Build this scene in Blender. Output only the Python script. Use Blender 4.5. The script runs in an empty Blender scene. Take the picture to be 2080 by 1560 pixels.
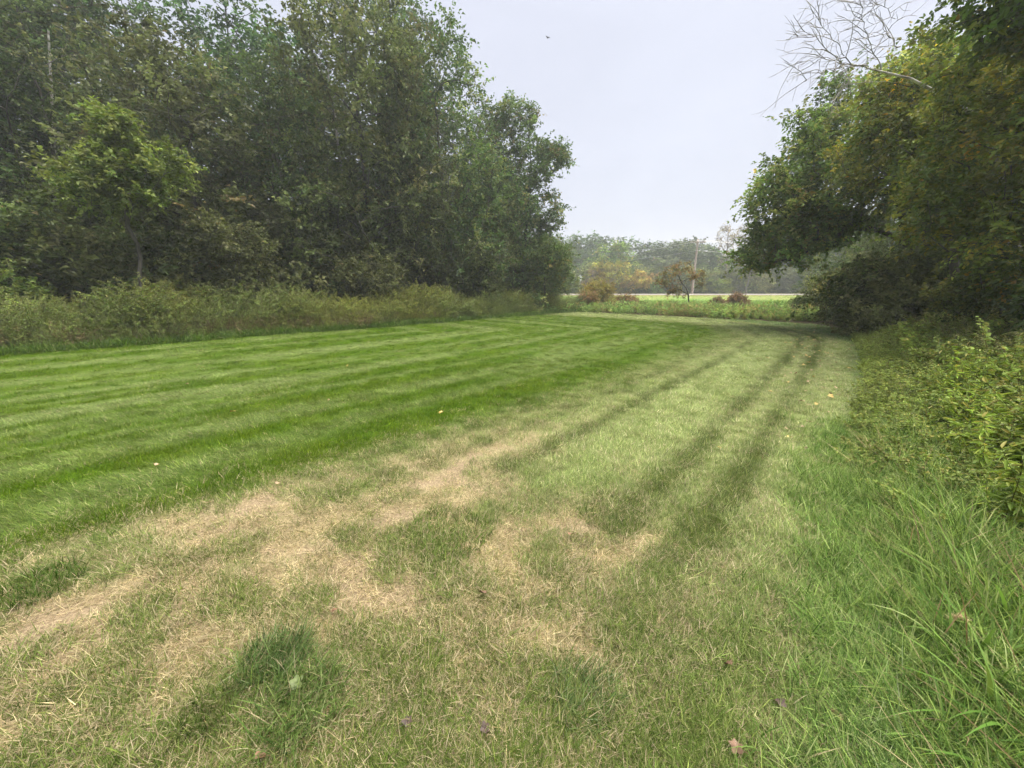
import bpy, math, random
import numpy as np
from math import radians, sin, cos, tan, pi, hypot

SC = bpy.context.scene
COL = SC.collection
RNG = np.random.default_rng(7)

# ------------------------------------------------------------------ camera
CAM_H = 1.6
PITCH = radians(14.0)
FPX = 781.0                      # focal length in pixels of the 2080 px wide photograph
cam_d = bpy.data.cameras.new("camera")
cam_d.sensor_fit = 'HORIZONTAL'
cam_d.sensor_width = 36.0
cam_d.lens = FPX / 2080.0 * 36.0
cam_d.clip_start = 0.05
cam_d.clip_end = 2000.0
cam = bpy.data.objects.new("camera", cam_d)
cam.location = (0, 0, CAM_H)
cam.rotation_euler = (pi / 2 - PITCH, 0, 0)
COL.objects.link(cam)
SC.camera = cam

# ------------------------------------------------------------------ sky, sun, exposure
SUN_EL, SUN_AZ = radians(74), radians(95)      # azimuth from +Y, negative = towards the woods
world = bpy.data.worlds.new("World")
SC.world = world
world.use_nodes = True
wn, wl = world.node_tree.nodes, world.node_tree.links
wn.clear()
w_out = wn.new("ShaderNodeOutputWorld")
w_bg = wn.new("ShaderNodeBackground")
w_sky = wn.new("ShaderNodeTexSky")
w_sky.sky_type = 'NISHITA'
w_sky.sun_disc = False
w_sky.sun_elevation = SUN_EL
w_sky.sun_rotation = SUN_AZ
w_sky.dust_density = 5.0
w_sky.air_density = 1.0
w_sky.ozone_density = 1.0
w_mix = wn.new("ShaderNodeMixRGB")
w_mix.inputs[0].default_value = 0.88
w_mix.inputs[2].default_value = (2.50, 2.58, 2.95, 1)   # even overcast veil
w_bg.inputs[1].default_value = 0.05
w_tc = wn.new("ShaderNodeTexCoord")
w_map = wn.new("ShaderNodeMapping")
w_map.inputs["Scale"].default_value = (1, 1, 2.6)
w_nz = wn.new("ShaderNodeTexNoise")
w_nz.inputs["Scale"].default_value = 2.2
w_nz.inputs["Detail"].default_value = 5
w_nz.inputs["Distortion"].default_value = .6
w_rmp = wn.new("ShaderNodeMapRange")
w_rmp.inputs[1].default_value = 0.3
w_rmp.inputs[2].default_value = 0.7
w_rmp.inputs[3].default_value = 0.95
w_rmp.inputs[4].default_value = 1.06
w_mul = wn.new("ShaderNodeMixRGB")
w_mul.blend_type = 'MULTIPLY'
w_mul.inputs[0].default_value = 1.0
w_mul.inputs[1].default_value = (2.50, 2.57, 2.92, 1)
wl.new(w_tc.outputs["Generated"], w_map.inputs[0])
wl.new(w_map.outputs[0], w_nz.inputs["Vector"])
wl.new(w_nz.outputs[0], w_rmp.inputs[0])
wl.new(w_rmp.outputs[0], w_mul.inputs[2])
wl.new(w_mul.outputs[0], w_mix.inputs[2])
wl.new(w_sky.outputs[0], w_mix.inputs[1])
wl.new(w_mix.outputs[0], w_bg.inputs[0])
wl.new(w_bg.outputs[0], w_out.inputs[0])

sun_d = bpy.data.lights.new("sun", 'SUN')
sun_d.energy = 1.5
sun_d.angle = radians(60)
sun_d.color = (1.0, 0.95, 0.86)
sun = bpy.data.objects.new("sun", sun_d)
sv = (sin(SUN_AZ) * cos(SUN_EL), cos(SUN_AZ) * cos(SUN_EL), sin(SUN_EL))
from mathutils import Vector
sun.rotation_euler = Vector(sv).to_track_quat('Z', 'Y').to_euler()
COL.objects.link(sun)

SC.view_settings.view_transform = 'Standard'
SC.view_settings.look = 'None'
SC.view_settings.gamma = 1.0
SC.view_settings.use_curve_mapping = False
SC.view_settings.exposure = 2.6
SC.render.engine = 'CYCLES'
SC.cycles.use_denoising = True
SC.cycles.max_bounces = 5
SC.cycles.diffuse_bounces = 3
SC.cycles.glossy_bounces = 2
SC.cycles.transmission_bounces = 3
SC.cycles.use_adaptive_sampling = True
SC.cycles.adaptive_threshold = 0.03
SC.cycles.caustics_reflective = False
SC.cycles.caustics_refractive = False
SC.cycles.transparent_max_bounces = 8
SC.cycles.volume_bounces = 1

# ------------------------------------------------------------------ helpers
def norm(a):
    return a / np.maximum(np.linalg.norm(a, axis=-1, keepdims=True), 1e-9)

def ray(u, v):
    xn, yn = (u - 1040) / FPX, (780 - v) / FPX
    return np.array([xn, cos(PITCH) + yn * sin(PITCH), -sin(PITCH) + yn * cos(PITCH)])

def ground_at(u, v, z=0.0):
    d = ray(u, v)
    t = (z - CAM_H) / d[2]
    return np.array([d[0] * t, d[1] * t, z])

def at_depth(u, v, y):
    d = ray(u, v)
    t = y / d[1]
    return np.array([d[0] * t, y, CAM_H + d[2] * t])

def height_for(v, y):
    return at_depth(1040, v, y)[2]

def x_for(u, v, y):
    return at_depth(u, v, y)[0]

def hash2(ix, iy, seed):
    h = (ix.astype(np.int64) * 374761393 + iy.astype(np.int64) * 668265263 + seed * 974711) & 0x7fffffff
    h = ((h ^ (h >> 13)) * 1274126177) & 0x7fffffff
    h = (h ^ (h >> 16)) & 0xffffff
    return h / float(0xffffff)

def vnoise(x, y, seed=0):
    ix, iy = np.floor(x), np.floor(y)
    fx, fy = x - ix, y - iy
    fx, fy = fx * fx * (3 - 2 * fx), fy * fy * (3 - 2 * fy)
    a, b = hash2(ix, iy, seed), hash2(ix + 1, iy, seed)
    c, d = hash2(ix, iy + 1, seed), hash2(ix + 1, iy + 1, seed)
    return (a * (1 - fx) + b * fx) * (1 - fy) + (c * (1 - fx) + d * fx) * fy

def fbm(x, y, seed=0, octv=4):
    s, amp, tot = 0, 1.0, 0
    for i in range(octv):
        s = s + amp * vnoise(x * 2 ** i + 17.3 * i, y * 2 ** i - 9.1 * i, seed + i)
        tot += amp
        amp *= 0.55
    return s / tot

def smooth(a, b, x):
    t = np.clip((x - a) / (b - a), 0, 1)
    return t * t * (3 - 2 * t)

def make_mesh(name, V, polys, mats, attrs=None, matidx=None, shade_smooth=False):
    """V (N,3); polys list of (M,k) int arrays; attrs {name: (N,3) colour or (N,) float}"""
    me = bpy.data.meshes.new(name)
    V = np.asarray(V, dtype=np.float32)
    me.vertices.add(len(V))
    me.vertices.foreach_set("co", V.ravel())
    polys = [np.asarray(p, dtype=np.int32) for p in polys if len(p)]
    nl = sum(p.size for p in polys)
    npol = sum(len(p) for p in polys)
    if npol:
        me.loops.add(nl)
        me.loops.foreach_set("vertex_index", np.concatenate([p.ravel() for p in polys]))
        me.polygons.add(npol)
        starts, tot = [], 0
        for p in polys:
            starts.append(tot + np.arange(len(p), dtype=np.int32) * p.shape[1])
            tot += p.size
        me.polygons.foreach_set("loop_start", np.concatenate(starts).astype(np.int32))
        if matidx is not None:
            me.polygons.foreach_set("material_index", np.asarray(matidx, dtype=np.int32))
        me.polygons.foreach_set("use_smooth", np.full(npol, shade_smooth, dtype=bool))
    for k, a in (attrs or {}).items():
        a = np.asarray(a, dtype=np.float32)
        if a.ndim == 2 and a.shape[1] == 3:
            at = me.attributes.new(k, 'FLOAT_COLOR', 'POINT')
            at.data.foreach_set("color", np.concatenate([a, np.ones((len(a), 1), np.float32)], 1).ravel())
        else:
            at = me.attributes.new(k, 'FLOAT', 'POINT')
            at.data.foreach_set("value", a)
    for m in mats:
        me.materials.append(m)
    me.update(calc_edges=True)
    return me

def put(name, me, parent=None, loc=(0, 0, 0), link=True):
    o = bpy.data.objects.new(name, me)
    o.location = loc
    if link:
        COL.objects.link(o)
    if parent is not None:
        o.parent = parent
    return o

def tag(o, label=None, cat=None, group=None, kind=None):
    if label: o["label"] = label
    if cat: o["category"] = cat
    if group: o["group"] = group
    if kind: o["kind"] = kind
    return o

def empty(name, loc, rz=0, scale=1.0):
    o = bpy.data.objects.new(name, None)
    o.location = loc
    o.rotation_euler = (0, 0, rz)
    o.scale = (scale,) * 3 if np.isscalar(scale) else scale
    o.empty_display_size = 0.3
    COL.objects.link(o)
    return o

# ------------------------------------------------------------------ materials
def new_mat(name):
    m = bpy.data.materials.new(name)
    m.use_nodes = True
    m.node_tree.nodes.clear()
    return m, m.node_tree.nodes, m.node_tree.links

def attr_node(n, name, typ='GEOMETRY'):
    a = n.new("ShaderNodeAttribute")
    a.attribute_name = name
    a.attribute_type = typ
    return a

def mul(n, l, a, b):
    m = n.new("ShaderNodeMixRGB")
    m.blend_type = 'MULTIPLY'
    m.inputs[0].default_value = 1
    l.new(a, m.inputs[1])
    l.new(b, m.inputs[2])
    return m.outputs[0]

def leaf_material(name, source, trans=0.35, rough=0.5, spec=0.3, instancer=False):
    """source: mesh colour attribute; multiplied by the object's own colour or the instance tint."""
    m, n, l = new_mat(name)
    out = n.new("ShaderNodeOutputMaterial")
    a = attr_node(n, source)
    if instancer:
        b = attr_node(n, "tint", 'INSTANCER').outputs["Color"]
    else:
        b = n.new("ShaderNodeObjectInfo").outputs["Color"]
    c = mul(n, l, a.outputs["Color"], b)
    if instancer:
        sm = n.new("ShaderNodeMixRGB")
        l.new(attr_node(n, "straw").outputs["Fac"], sm.inputs[0])
        l.new(c, sm.inputs[1])
        l.new(a.outputs["Color"], sm.inputs[2])
        c = sm.outputs[0]
    p = n.new("ShaderNodeBsdfPrincipled")
    p.inputs["Roughness"].default_value = rough
    p.inputs["Specular IOR Level"].default_value = spec
    l.new(c, p.inputs["Base Color"])
    t = n.new("ShaderNodeBsdfTranslucent")
    h = n.new("ShaderNodeHueSaturation")
    h.inputs["Saturation"].default_value = 1.1
    h.inputs["Value"].default_value = 1.15
    l.new(c, h.inputs["Color"])
    l.new(h.outputs[0], t.inputs["Color"])
    mx = n.new("ShaderNodeMixShader")
    mx.inputs[0].default_value = trans
    l.new(p.outputs[0], mx.inputs[1])
    l.new(t.outputs[0], mx.inputs[2])
    l.new(mx.outputs[0], out.inputs[0])
    return m

def bark_material(name, c1, c2, scale=6, stretch=0.25, bump=0.4):
    m, n, l = new_mat(name)
    out = n.new("ShaderNodeOutputMaterial")
    p = n.new("ShaderNodeBsdfPrincipled")
    tc = n.new("ShaderNodeTexCoord")
    mp = n.new("ShaderNodeMapping")
    mp.inputs["Scale"].default_value = (1, 1, stretch)
    l.new(tc.outputs["Object"], mp.inputs[0])
    nz = n.new("ShaderNodeTexNoise")
    nz.inputs["Scale"].default_value = scale
    nz.inputs["Detail"].default_value = 6
    l.new(mp.outputs[0], nz.inputs["Vector"])
    r = n.new("ShaderNodeValToRGB")
    r.color_ramp.elements[0].position = 0.38
    r.color_ramp.elements[1].position = 0.62
    r.color_ramp.elements[0].color = (*c1, 1)
    r.color_ramp.elements[1].color = (*c2, 1)
    l.new(nz.outputs[0], r.inputs[0])
    l.new(r.outputs[0], p.inputs["Base Color"])
    p.inputs["Roughness"].default_value = 0.9
    b = n.new("ShaderNodeBump")
    b.inputs["Strength"].default_value = bump
    b.inputs["Distance"].default_value = 0.02
    l.new(nz.outputs[0], b.inputs["Height"])
    l.new(b.outputs[0], p.inputs["Normal"])
    l.new(p.outputs[0], out.inputs[0])
    return m

def plain_material(name, col, rough=0.7, metal=0.0, var=0.25, scale=20):
    m, n, l = new_mat(name)
    out = n.new("ShaderNodeOutputMaterial")
    p = n.new("ShaderNodeBsdfPrincipled")
    nz = n.new("ShaderNodeTexNoise")
    nz.inputs["Scale"].default_value = scale
    nz.inputs["Detail"].default_value = 5
    tc = n.new("ShaderNodeTexCoord")
    l.new(tc.outputs["Object"], nz.inputs["Vector"])
    r = n.new("ShaderNodeValToRGB")
    r.color_ramp.elements[0].position = 0.3
    r.color_ramp.elements[1].position = 0.7
    r.color_ramp.elements[0].color = (*[c * (1 - var) for c in col], 1)
    r.color_ramp.elements[1].color = (*[min(1, c * (1 + var)) for c in col], 1)
    l.new(nz.outputs[0], r.inputs[0])
    l.new(r.outputs[0], p.inputs["Base Color"])
    p.inputs["Roughness"].default_value = rough
    p.inputs["Metallic"].default_value = metal
    l.new(p.outputs[0], out.inputs[0])
    return m

def ground_material(name):
    m, n, l = new_mat(name)
    out = n.new("ShaderNodeOutputMaterial")
    p = n.new("ShaderNodeBsdfPrincipled")
    a = attr_node(n, "soil")
    geo = n.new("ShaderNodeNewGeometry")
    nz = n.new("ShaderNodeTexNoise")
    nz.inputs["Scale"].default_value = 55
    nz.inputs["Detail"].default_value = 6
    nz.inputs["Roughness"].default_value = 0.7
    l.new(geo.outputs["Position"], nz.inputs["Vector"])
    r = n.new("ShaderNodeValToRGB")
    r.color_ramp.elements[0].position = 0.3
    r.color_ramp.elements[1].position = 0.72
    r.color_ramp.elements[0].color = (0.30, 0.28, 0.27, 1)
    r.color_ramp.elements[1].color = (1.5, 1.5, 1.42, 1)
    l.new(nz.outputs[0], r.inputs[0])
    l.new(mul(n, l, a.outputs["Color"], r.outputs[0]), p.inputs["Base Color"])
    p.inputs["Roughness"].default_value = 0.95
    p.inputs["Specular IOR Level"].default_value = 0.1
    b = n.new("ShaderNodeBump")
    b.inputs["Strength"].default_value = 0.7
    b.inputs["Distance"].default_value = 0.02
    l.new(nz.outputs[0], b.inputs["Height"])
    l.new(b.outputs[0], p.inputs["Normal"])
    l.new(p.outputs[0], out.inputs[0])
    return m

M_LEAF = leaf_material("leaf", "leafcol")
M_LEAF_I = leaf_material("weed_leaf", "leafcol", instancer=True)
M_GRASS = leaf_material("grass_blade", "leafcol", trans=0.3, rough=0.55, spec=0.12, instancer=True)
M_BARK = bark_material("dark_bark", (0.035, 0.03, 0.025), (0.10, 0.09, 0.075))
M_GREYBARK = bark_material("grey_bark", (0.10, 0.09, 0.08), (0.2, 0.185, 0.165))
M_BIRCH = bark_material("birch_bark", (0.25, 0.22, 0.2), (0.72, 0.70, 0.66), scale=5, stretch=2.2, bump=0.15)
M_TWIG = bark_material("pale_twig", (0.22, 0.2, 0.19), (0.42, 0.4, 0.38))
M_GROUND = ground_material("soil_and_thatch")

# ------------------------------------------------------------------ the mown strip: where it lies and how it is coloured
D = np.array([0.68, 0.733]); D /= np.linalg.norm(D)      # along the strip
N = np.array([D[1], -D[0]])                               # across it, towards the near verge
S_END = 22.7

def sw(x, y):
    return x * D[0] + y * D[1], x * N[0] + y * N[1]

def xy(s, w):
    return s * D[0] + w * N[0], s * D[1] + w * N[1]

def verge_w(s):          # near verge edge
    return 0.34 + np.where(s < 3.5, 0.05, 0) - 0.12 * smooth(2.5, 4.0, s) + 0.1 * smooth(5, 7, s) - 0.0019 * np.maximum(s, 0) ** 2 + 0.12 * (vnoise(s * 0.9, s * 0 + 3.1, 5) - .5)

def far_w(s):            # woods-side edge
    return -15.6 + 0.03 * np.maximum(s, 0) + 0.35 * (vnoise(s * 0.5, s * 0 + 8.0, 9) - .5)

def lawn_dist(x, y):
    """distance from the near / end edge, round the bend; the mower's rounds are its level lines"""
    s, w = sw(x, y)
    a = 0.2 - 0.0021 * np.maximum(s, 0) ** 2 - w
    b = (S_END - s) * 0.9 + 0.02 * (a - 6)
    R = 7.5
    corner = R - np.hypot(np.maximum(R - a, 0), np.maximum(R - b, 0))
    return np.where((a < R) & (b < R), corner, np.minimum(a, b))

def in_lawn(x, y, grow=0.0):
    s, w = sw(x, y)
    a = verge_w(s) + grow - w
    b = S_END + grow - s
    R = 3.5
    corner = R - np.hypot(np.maximum(R - a, 0), np.maximum(R - b, 0))
    near = np.where((a < R) & (b < R), corner, np.minimum(a, b))
    return (near > 0) & (w > far_w(s) - grow)

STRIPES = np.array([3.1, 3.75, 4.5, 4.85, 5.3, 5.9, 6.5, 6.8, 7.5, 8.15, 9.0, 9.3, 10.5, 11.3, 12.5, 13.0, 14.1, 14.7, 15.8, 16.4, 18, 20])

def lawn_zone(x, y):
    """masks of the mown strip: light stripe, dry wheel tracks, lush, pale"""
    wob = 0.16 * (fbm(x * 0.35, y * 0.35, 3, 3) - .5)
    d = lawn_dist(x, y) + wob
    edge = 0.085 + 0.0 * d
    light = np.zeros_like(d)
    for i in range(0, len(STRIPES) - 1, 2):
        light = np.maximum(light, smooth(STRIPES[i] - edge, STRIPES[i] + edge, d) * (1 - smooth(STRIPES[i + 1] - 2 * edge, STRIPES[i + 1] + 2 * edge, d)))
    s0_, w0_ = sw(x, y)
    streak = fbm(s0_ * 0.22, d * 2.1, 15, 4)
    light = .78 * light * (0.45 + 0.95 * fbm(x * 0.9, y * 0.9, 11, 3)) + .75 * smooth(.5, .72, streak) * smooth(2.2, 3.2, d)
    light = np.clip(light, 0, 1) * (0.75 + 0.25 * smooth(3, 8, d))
    patch = fbm(x * 2.0, y * 2.0, 21, 5)
    patch2 = fbm(x * 5.5 + 5, y * 5.5, 31, 4)
    s, w = s0_, w0_
    near = 1 - smooth(1.3, 4.6, s)
    tr1 = np.exp(-((d - 2.8) / 0.55) ** 2)
    tr2 = np.exp(-((d - 1.12) / 0.36) ** 2)
    mid = np.exp(-((d - 1.95) / 0.40) ** 2)
    # the dark, pressed lines that run beside the tracks
    rut = 1.15 * np.exp(-((d - 0.80) / 0.11) ** 2) + 1.1 * np.exp(-((d - 1.26) / 0.10) ** 2) + 0.9 * np.exp(-((d - 2.42) / 0.09) ** 2) + .5 * np.exp(-((d - 3.0) / 0.10) ** 2)
    rut = np.clip(rut * (.7 + .5 * smooth(0.25, 0.6, fbm(x * .7, y * .7, 41, 3))), 0, 1) * (.35 + .65 * smooth(1.0, 3, s))
    base_dry = 0.20 * (1 - smooth(2.6, 4.6, d)) * (.25 + .75 * near) + 0.80 * (1 - smooth(1.3, 3.0, np.hypot(x + 1.0, y - .6))) * smooth(.4, 1.3, d)
    dry = np.clip(base_dry + tr1 * (0.58 * near + 0.05) + tr2 * (0.30 * near + 0.04) - 0.2 * mid, 0, 1)
    dry = dry * (1 - .8 * np.clip(rut, 0, 1))
    dry = np.clip(dry * (0.35 + 1.25 * smooth(0.34, 0.66, patch * .35 + patch2 * .65)), 0, 1)
    pale = np.clip((1 - smooth(2.3, 3.6, d)), 0, 1) * smooth(0.5, 3.5, s)
    lush = np.clip(1 - smooth(-0.2, 0.3, d), 0, 1)
    return d, light, dry, rut, pale, lush, patch, patch2

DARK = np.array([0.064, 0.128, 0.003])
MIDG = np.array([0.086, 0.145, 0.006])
LIGHT = np.array([0.160, 0.218, 0.062])  # pale stripe green, standing in for the sheen of laid-over blades
PALE = np.array([0.330, 0.390, 0.155])
NEARG = np.array([0.140, 0.195, 0.048])
LUSH = np.array([0.170, 0.255, 0.086])
RUT = np.array([0.060, 0.088, 0.012])
STRAW = np.array([0.395, 0.330, 0.195])
EARTH = np.array([0.300, 0.232, 0.152])

def lerp(a, b, t):
    return a * (1 - t[:, None]) + b * t[:, None]

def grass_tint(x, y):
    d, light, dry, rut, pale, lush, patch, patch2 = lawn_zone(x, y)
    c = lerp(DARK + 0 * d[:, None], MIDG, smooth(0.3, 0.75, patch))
    c = lerp(c, LIGHT, light)  # mower stripe sheen painted into the tint of blades and soil
    c = lerp(c, NEARG, np.clip(1.25 * (1 - smooth(2.6, 3.9, d)), 0, 1) * (.45 + .55 * patch2))
    c = lerp(c, PALE, pale * (0.35 + 0.75 * patch2))
    c = lerp(c, RUT, rut * .95)
    c = lerp(c, LUSH, lush)
    return c, dry

# ------------------------------------------------------------------ ground: one sheet in rings, finest round the camera
def terrain_z(x, y):
    bank = 0.62 * smooth(50, 56, y + 0.02 * x)
    low = 0.03 * (fbm(x * .25, y * .25, 61, 3) - .5) * smooth(2, 8, np.hypot(x, y))
    return bank + low

n_r, n_a = 230, 420
rr = 0.25 * (300 / 0.25) ** (np.linspace(0, 1, n_r) ** 0.9)
aa = np.linspace(0, 2 * pi, n_a, endpoint=False)
Rg, Ag = np.meshgrid(rr, aa, indexing='ij')
gx, gy = (Rg * np.sin(Ag)).ravel(), (Rg * np.cos(Ag)).ravel()
gz = terrain_z(gx, gy)
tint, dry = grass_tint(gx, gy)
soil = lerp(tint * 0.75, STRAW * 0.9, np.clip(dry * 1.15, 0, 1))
pt = fbm(gx * 2.2, gy * 2.2, 71, 4)
soil = lerp(soil, EARTH, smooth(0.45, 0.8, dry) * np.maximum(smooth(0.45, 0.7, pt), smooth(.42, .60, fbm(gx * 2.6, gy * 2.6, 191, 4))))
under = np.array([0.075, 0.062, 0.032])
field = lerp(np.array([[0.14, 0.25, 0.045]]) + 0 * gx[:, None], np.array([0.24, 0.28, 0.08]), smooth(0.35, 0.7, fbm(gx * .12, gy * .35, 81, 4)))
field = lerp(field, np.array([0.30, 0.20, 0.11]), smooth(53.5, 56, gy) * 0.75)
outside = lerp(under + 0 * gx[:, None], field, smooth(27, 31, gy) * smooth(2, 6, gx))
inl = in_lawn(gx, gy)
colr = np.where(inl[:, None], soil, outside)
gverts = np.stack([gx, gy, gz], 1)
idx = np.arange(n_r * n_a).reshape(n_r, n_a)
q = np.stack([idx[:-1], idx[1:], np.roll(idx, -1, 1)[1:], np.roll(idx, -1, 1)[:-1]], -1).reshape(-1, 4)
gverts = np.vstack([gverts, [[0, 0, gz[:n_a].mean()]]])
colr = np.vstack([colr, colr[:n_a].mean(0, keepdims=True)])
cen = len(gverts) - 1
fan = np.stack([np.full(n_a, cen), idx[0], np.roll(idx[0], -1)], -1)
qc = gverts[q].mean(1)
q_in = in_lawn(qc[:, 0], qc[:, 1])

def sub_sheet(name, quads, tris):
    used = np.unique(np.concatenate([quads.ravel(), tris.ravel()]).astype(int))
    remap = np.full(len(gverts), -1)
    remap[used] = np.arange(len(used))
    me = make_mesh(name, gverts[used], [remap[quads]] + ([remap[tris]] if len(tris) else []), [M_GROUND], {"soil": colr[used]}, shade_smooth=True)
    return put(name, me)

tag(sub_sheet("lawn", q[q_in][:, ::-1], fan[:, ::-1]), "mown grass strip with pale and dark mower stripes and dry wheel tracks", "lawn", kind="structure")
tag(sub_sheet("ground", q[~q_in][:, ::-1], np.zeros((0, 3), int)), "rough ground under the weeds, woods and far meadow", "ground", kind="structure")

# ------------------------------------------------------------------ road on its bank, with gravel shoulders
def strip(name, y0, y1, z0, mat, label, cat):
    xs = np.linspace(-60, 130, 96)
    V, F = [], []
    for i, x in enumerate(xs):
        for yy in (y0, y1):
            V.append((x, yy - 0.02 * x + 0.06 * sin(x * 1.7) * (yy == y0), z0))
    F = [[2 * i, 2 * i + 2, 2 * i + 3, 2 * i + 1] for i in range(len(xs) - 1)]
    return tag(put(name, make_mesh(name, V, [np.array(F)], [mat])), label, cat, kind="structure")

M_ASPHALT = plain_material("worn_asphalt", (0.17, 0.165, 0.16), 0.9, scale=3)
M_GRAVEL = plain_material("pale_gravel", (0.50, 0.42, 0.33), 0.95, var=0.3, scale=8)
strip("road_shoulder", 57.0, 68.0, 0.66, M_GRAVEL, "pale gravel shoulder of the road beyond the meadow", "road shoulder")
strip("road", 59.2, 66.2, 0.67, M_ASPHALT, "grey asphalt road crossing beyond the meadow", "road")

# ------------------------------------------------------------------ geometry kernels for plants
def tube_edges(A, B, ra, rb, sides):
    """frusta for many segments at once"""
    ax = norm(B - A)
    ref = np.where(np.abs(ax[:, 2:3]) > 0.9, np.array([[1., 0, 0]]), np.array([[0, 0, 1.]]))
    e1 = norm(np.cross(ax, ref))
    e2 = np.cross(ax, e1)
    t = np.linspace(0, 2 * pi, sides, endpoint=False)
    ring = e1[:, None] * np.cos(t)[None, :, None] + e2[:, None] * np.sin(t)[None, :, None]
    VA = A[:, None] + ring * ra[:, None, None]
    VB = B[:, None] + ring * rb[:, None, None]
    V = np.stack([VA, VB], 1).reshape(-1, 3)
    base = (np.arange(len(A)) * 2 * sides)[:, None]
    k = np.arange(sides)[None]
    k2 = (k + 1) % sides
    F = np.stack([base + k, base + k2, base + sides + k2, base + sides + k], -1).reshape(-1, 4)
    return V, F

def tube_path(P, R, sides=8):
    P, R = np.asarray(P, float), np.asarray(R, float)
    T = norm(np.gradient(P, axis=0))
    ref = np.array([1., 0.2, 0]) if abs(T[:, 2]).mean() > .6 else np.array([0, 0, 1.])
    e1 = norm(np.cross(T, ref))
    e2 = np.cross(T, e1)
    t = np.linspace(0, 2 * pi, sides, endpoint=False)
    V = P[:, None] + (e1[:, None] * np.cos(t)[None, :, None] + e2[:, None] * np.sin(t)[None, :, None]) * R[:, None, None]
    k = np.arange(sides)
    F = []
    for i in range(len(P) - 1):
        F.append(np.stack([i * sides + k, i * sides + (k + 1) % sides, (i + 1) * sides + (k + 1) % sides, (i + 1) * sides + k], -1))
    return V.reshape(-1, 3), np.concatenate(F)

def leaves(P, ax, nr, L, W, col, six=False, fold=0.25, droop=0.15):
    """leaf faces: base at P, along ax, facing nr.  four corners, or six folded along the midrib"""
    ax = norm(ax)
    side = norm(np.cross(nr, ax))
    up = np.cross(ax, side)
    L, W = L[:, None], W[:, None]
    if not six:
        v0 = P
        v1 = P + ax * L * .42 + side * W * .5 + up * W * fold
        v2 = P + ax * L - up * L * droop
        v3 = P + ax * L * .42 - side * W * .5 + up * W * fold
        V = np.stack([v0, v1, v2, v3], 1).reshape(-1, 3)
        F = np.arange(len(P) * 4).reshape(-1, 4)
        return V, F, np.repeat(col, 4, 0)
    v0 = P
    v1 = P + ax * L * .28 + side * W * .46 + up * W * fold
    v2 = P + ax * L * .68 + side * W * .36 + up * (W * fold * .6 - L * droop * .5)
    v3 = P + ax * L - up * L * droop
    v4 = P + ax * L * .68 - side * W * .36 + up * (W * fold * .6 - L * droop * .5)
    v5 = P + ax * L * .28 - side * W * .46 + up * W * fold
    V = np.stack([v0, v1, v2, v3, v4, v5], 1).reshape(-1, 3)
    b = (np.arange(len(P)) * 6)[:, None]
    F = np.concatenate([b + np.array([[0, 1, 2, 3]]), b + np.array([[0, 3, 4, 5]])], 0)
    return V, F, np.repeat(col, 6, 0)

def rnd_dir(rng, n):
    return norm(rng.normal(size=(n, 3)))

def pick_cols(rng, n, pal):
    cols = np.array([p[0] for p in pal])
    w = np.array([p[1] for p in pal], float)
    return cols[rng.choice(len(pal), n, p=w / w.sum())]

# ------------------------------------------------------------------ tree growth
def grow(rng, lobes, ntips, trunk, r_tip=0.007, power=2.1, inner=0.45, step=0.45):
    """trunk: polyline; lobes: [(cx,cy,cz,rx,ry,rz,weight)].  returns nodes, parent, radius, n_trunk, tips, tipdirs"""
    tp = np.asarray(trunk, float)
    seg = np.linalg.norm(np.diff(tp, axis=0), axis=1)
    cum = np.concatenate([[0], np.cumsum(seg)])
    m = max(6, int(cum[-1] / step))
    f = np.linspace(0, cum[-1], m)
    base = np.stack([np.interp(f, cum, tp[:, i]) for i in range(3)], 1)
    base[1:-1, :2] += rng.normal(0, 0.05, (m - 2, 2))
    nodes = np.zeros((60000, 3))
    nodes[:m] = base
    parent = [-1] + list(range(m - 1))
    n = m
    lob = np.array(lobes, float)
    wts = lob[:, 6] / lob[:, 6].sum()
    li = rng.choice(len(lob), ntips, p=wts)
    rad = (inner ** 3 + (1 - inner ** 3) * rng.random(ntips)) ** (1 / 3)
    T = lob[li, :3] + rnd_dir(rng, ntips) * lob[li, 3:6] * rad[:, None]
    T[:, 2] = np.maximum(T[:, 2], 0.35)
    axis_d = np.linalg.norm(T[:, None, :2] - base[None, :, :2], axis=2).min(1)
    order = np.argsort(axis_d + 0.15 * rng.random(ntips))
    minn = 2
    tips, tdirs = [], []
    for t in T[order]:
        nd = nodes[minn:n]
        dv = t - nd
        dist = np.linalg.norm(dv, axis=1)
        hd = np.hypot(dv[:, 0], dv[:, 1])
        cost = dist + 1.6 * np.maximum(0, 0.35 * hd - dv[:, 2])
        j = int(np.argmin(cost)) + minn
        p0 = nodes[j]
        dd = t - p0
        L = np.linalg.norm(dd)
        k = max(1, int(round(L / step)))
        bow = np.array([0, 0, 0.10 * L]) + rng.normal(0, 0.07 * L, 3)
        par = j
        prev = p0
        for i in range(1, k + 1):
            u = i / k
            pt_ = p0 + dd * u + bow * (4 * u * (1 - u)) * .6
            nodes[n] = pt_
            parent.append(par)
            par = n
            n += 1
            last = pt_ - prev
            prev = pt_
        tips.append(prev)
        tdirs.append(last)
    nodes = nodes[:n]
    parent = np.array(parent)
    cnt = np.zeros(n)
    child = np.bincount(parent[1:], minlength=n)
    cnt[child == 0] = 1
    for i in range(n - 1, 0, -1):
        cnt[parent[i]] += cnt[i]
    radius = r_tip * np.maximum(cnt, 1) ** (1 / power)
    return nodes, parent, radius, m, np.array(tips), norm(np.array(tdirs))

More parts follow.
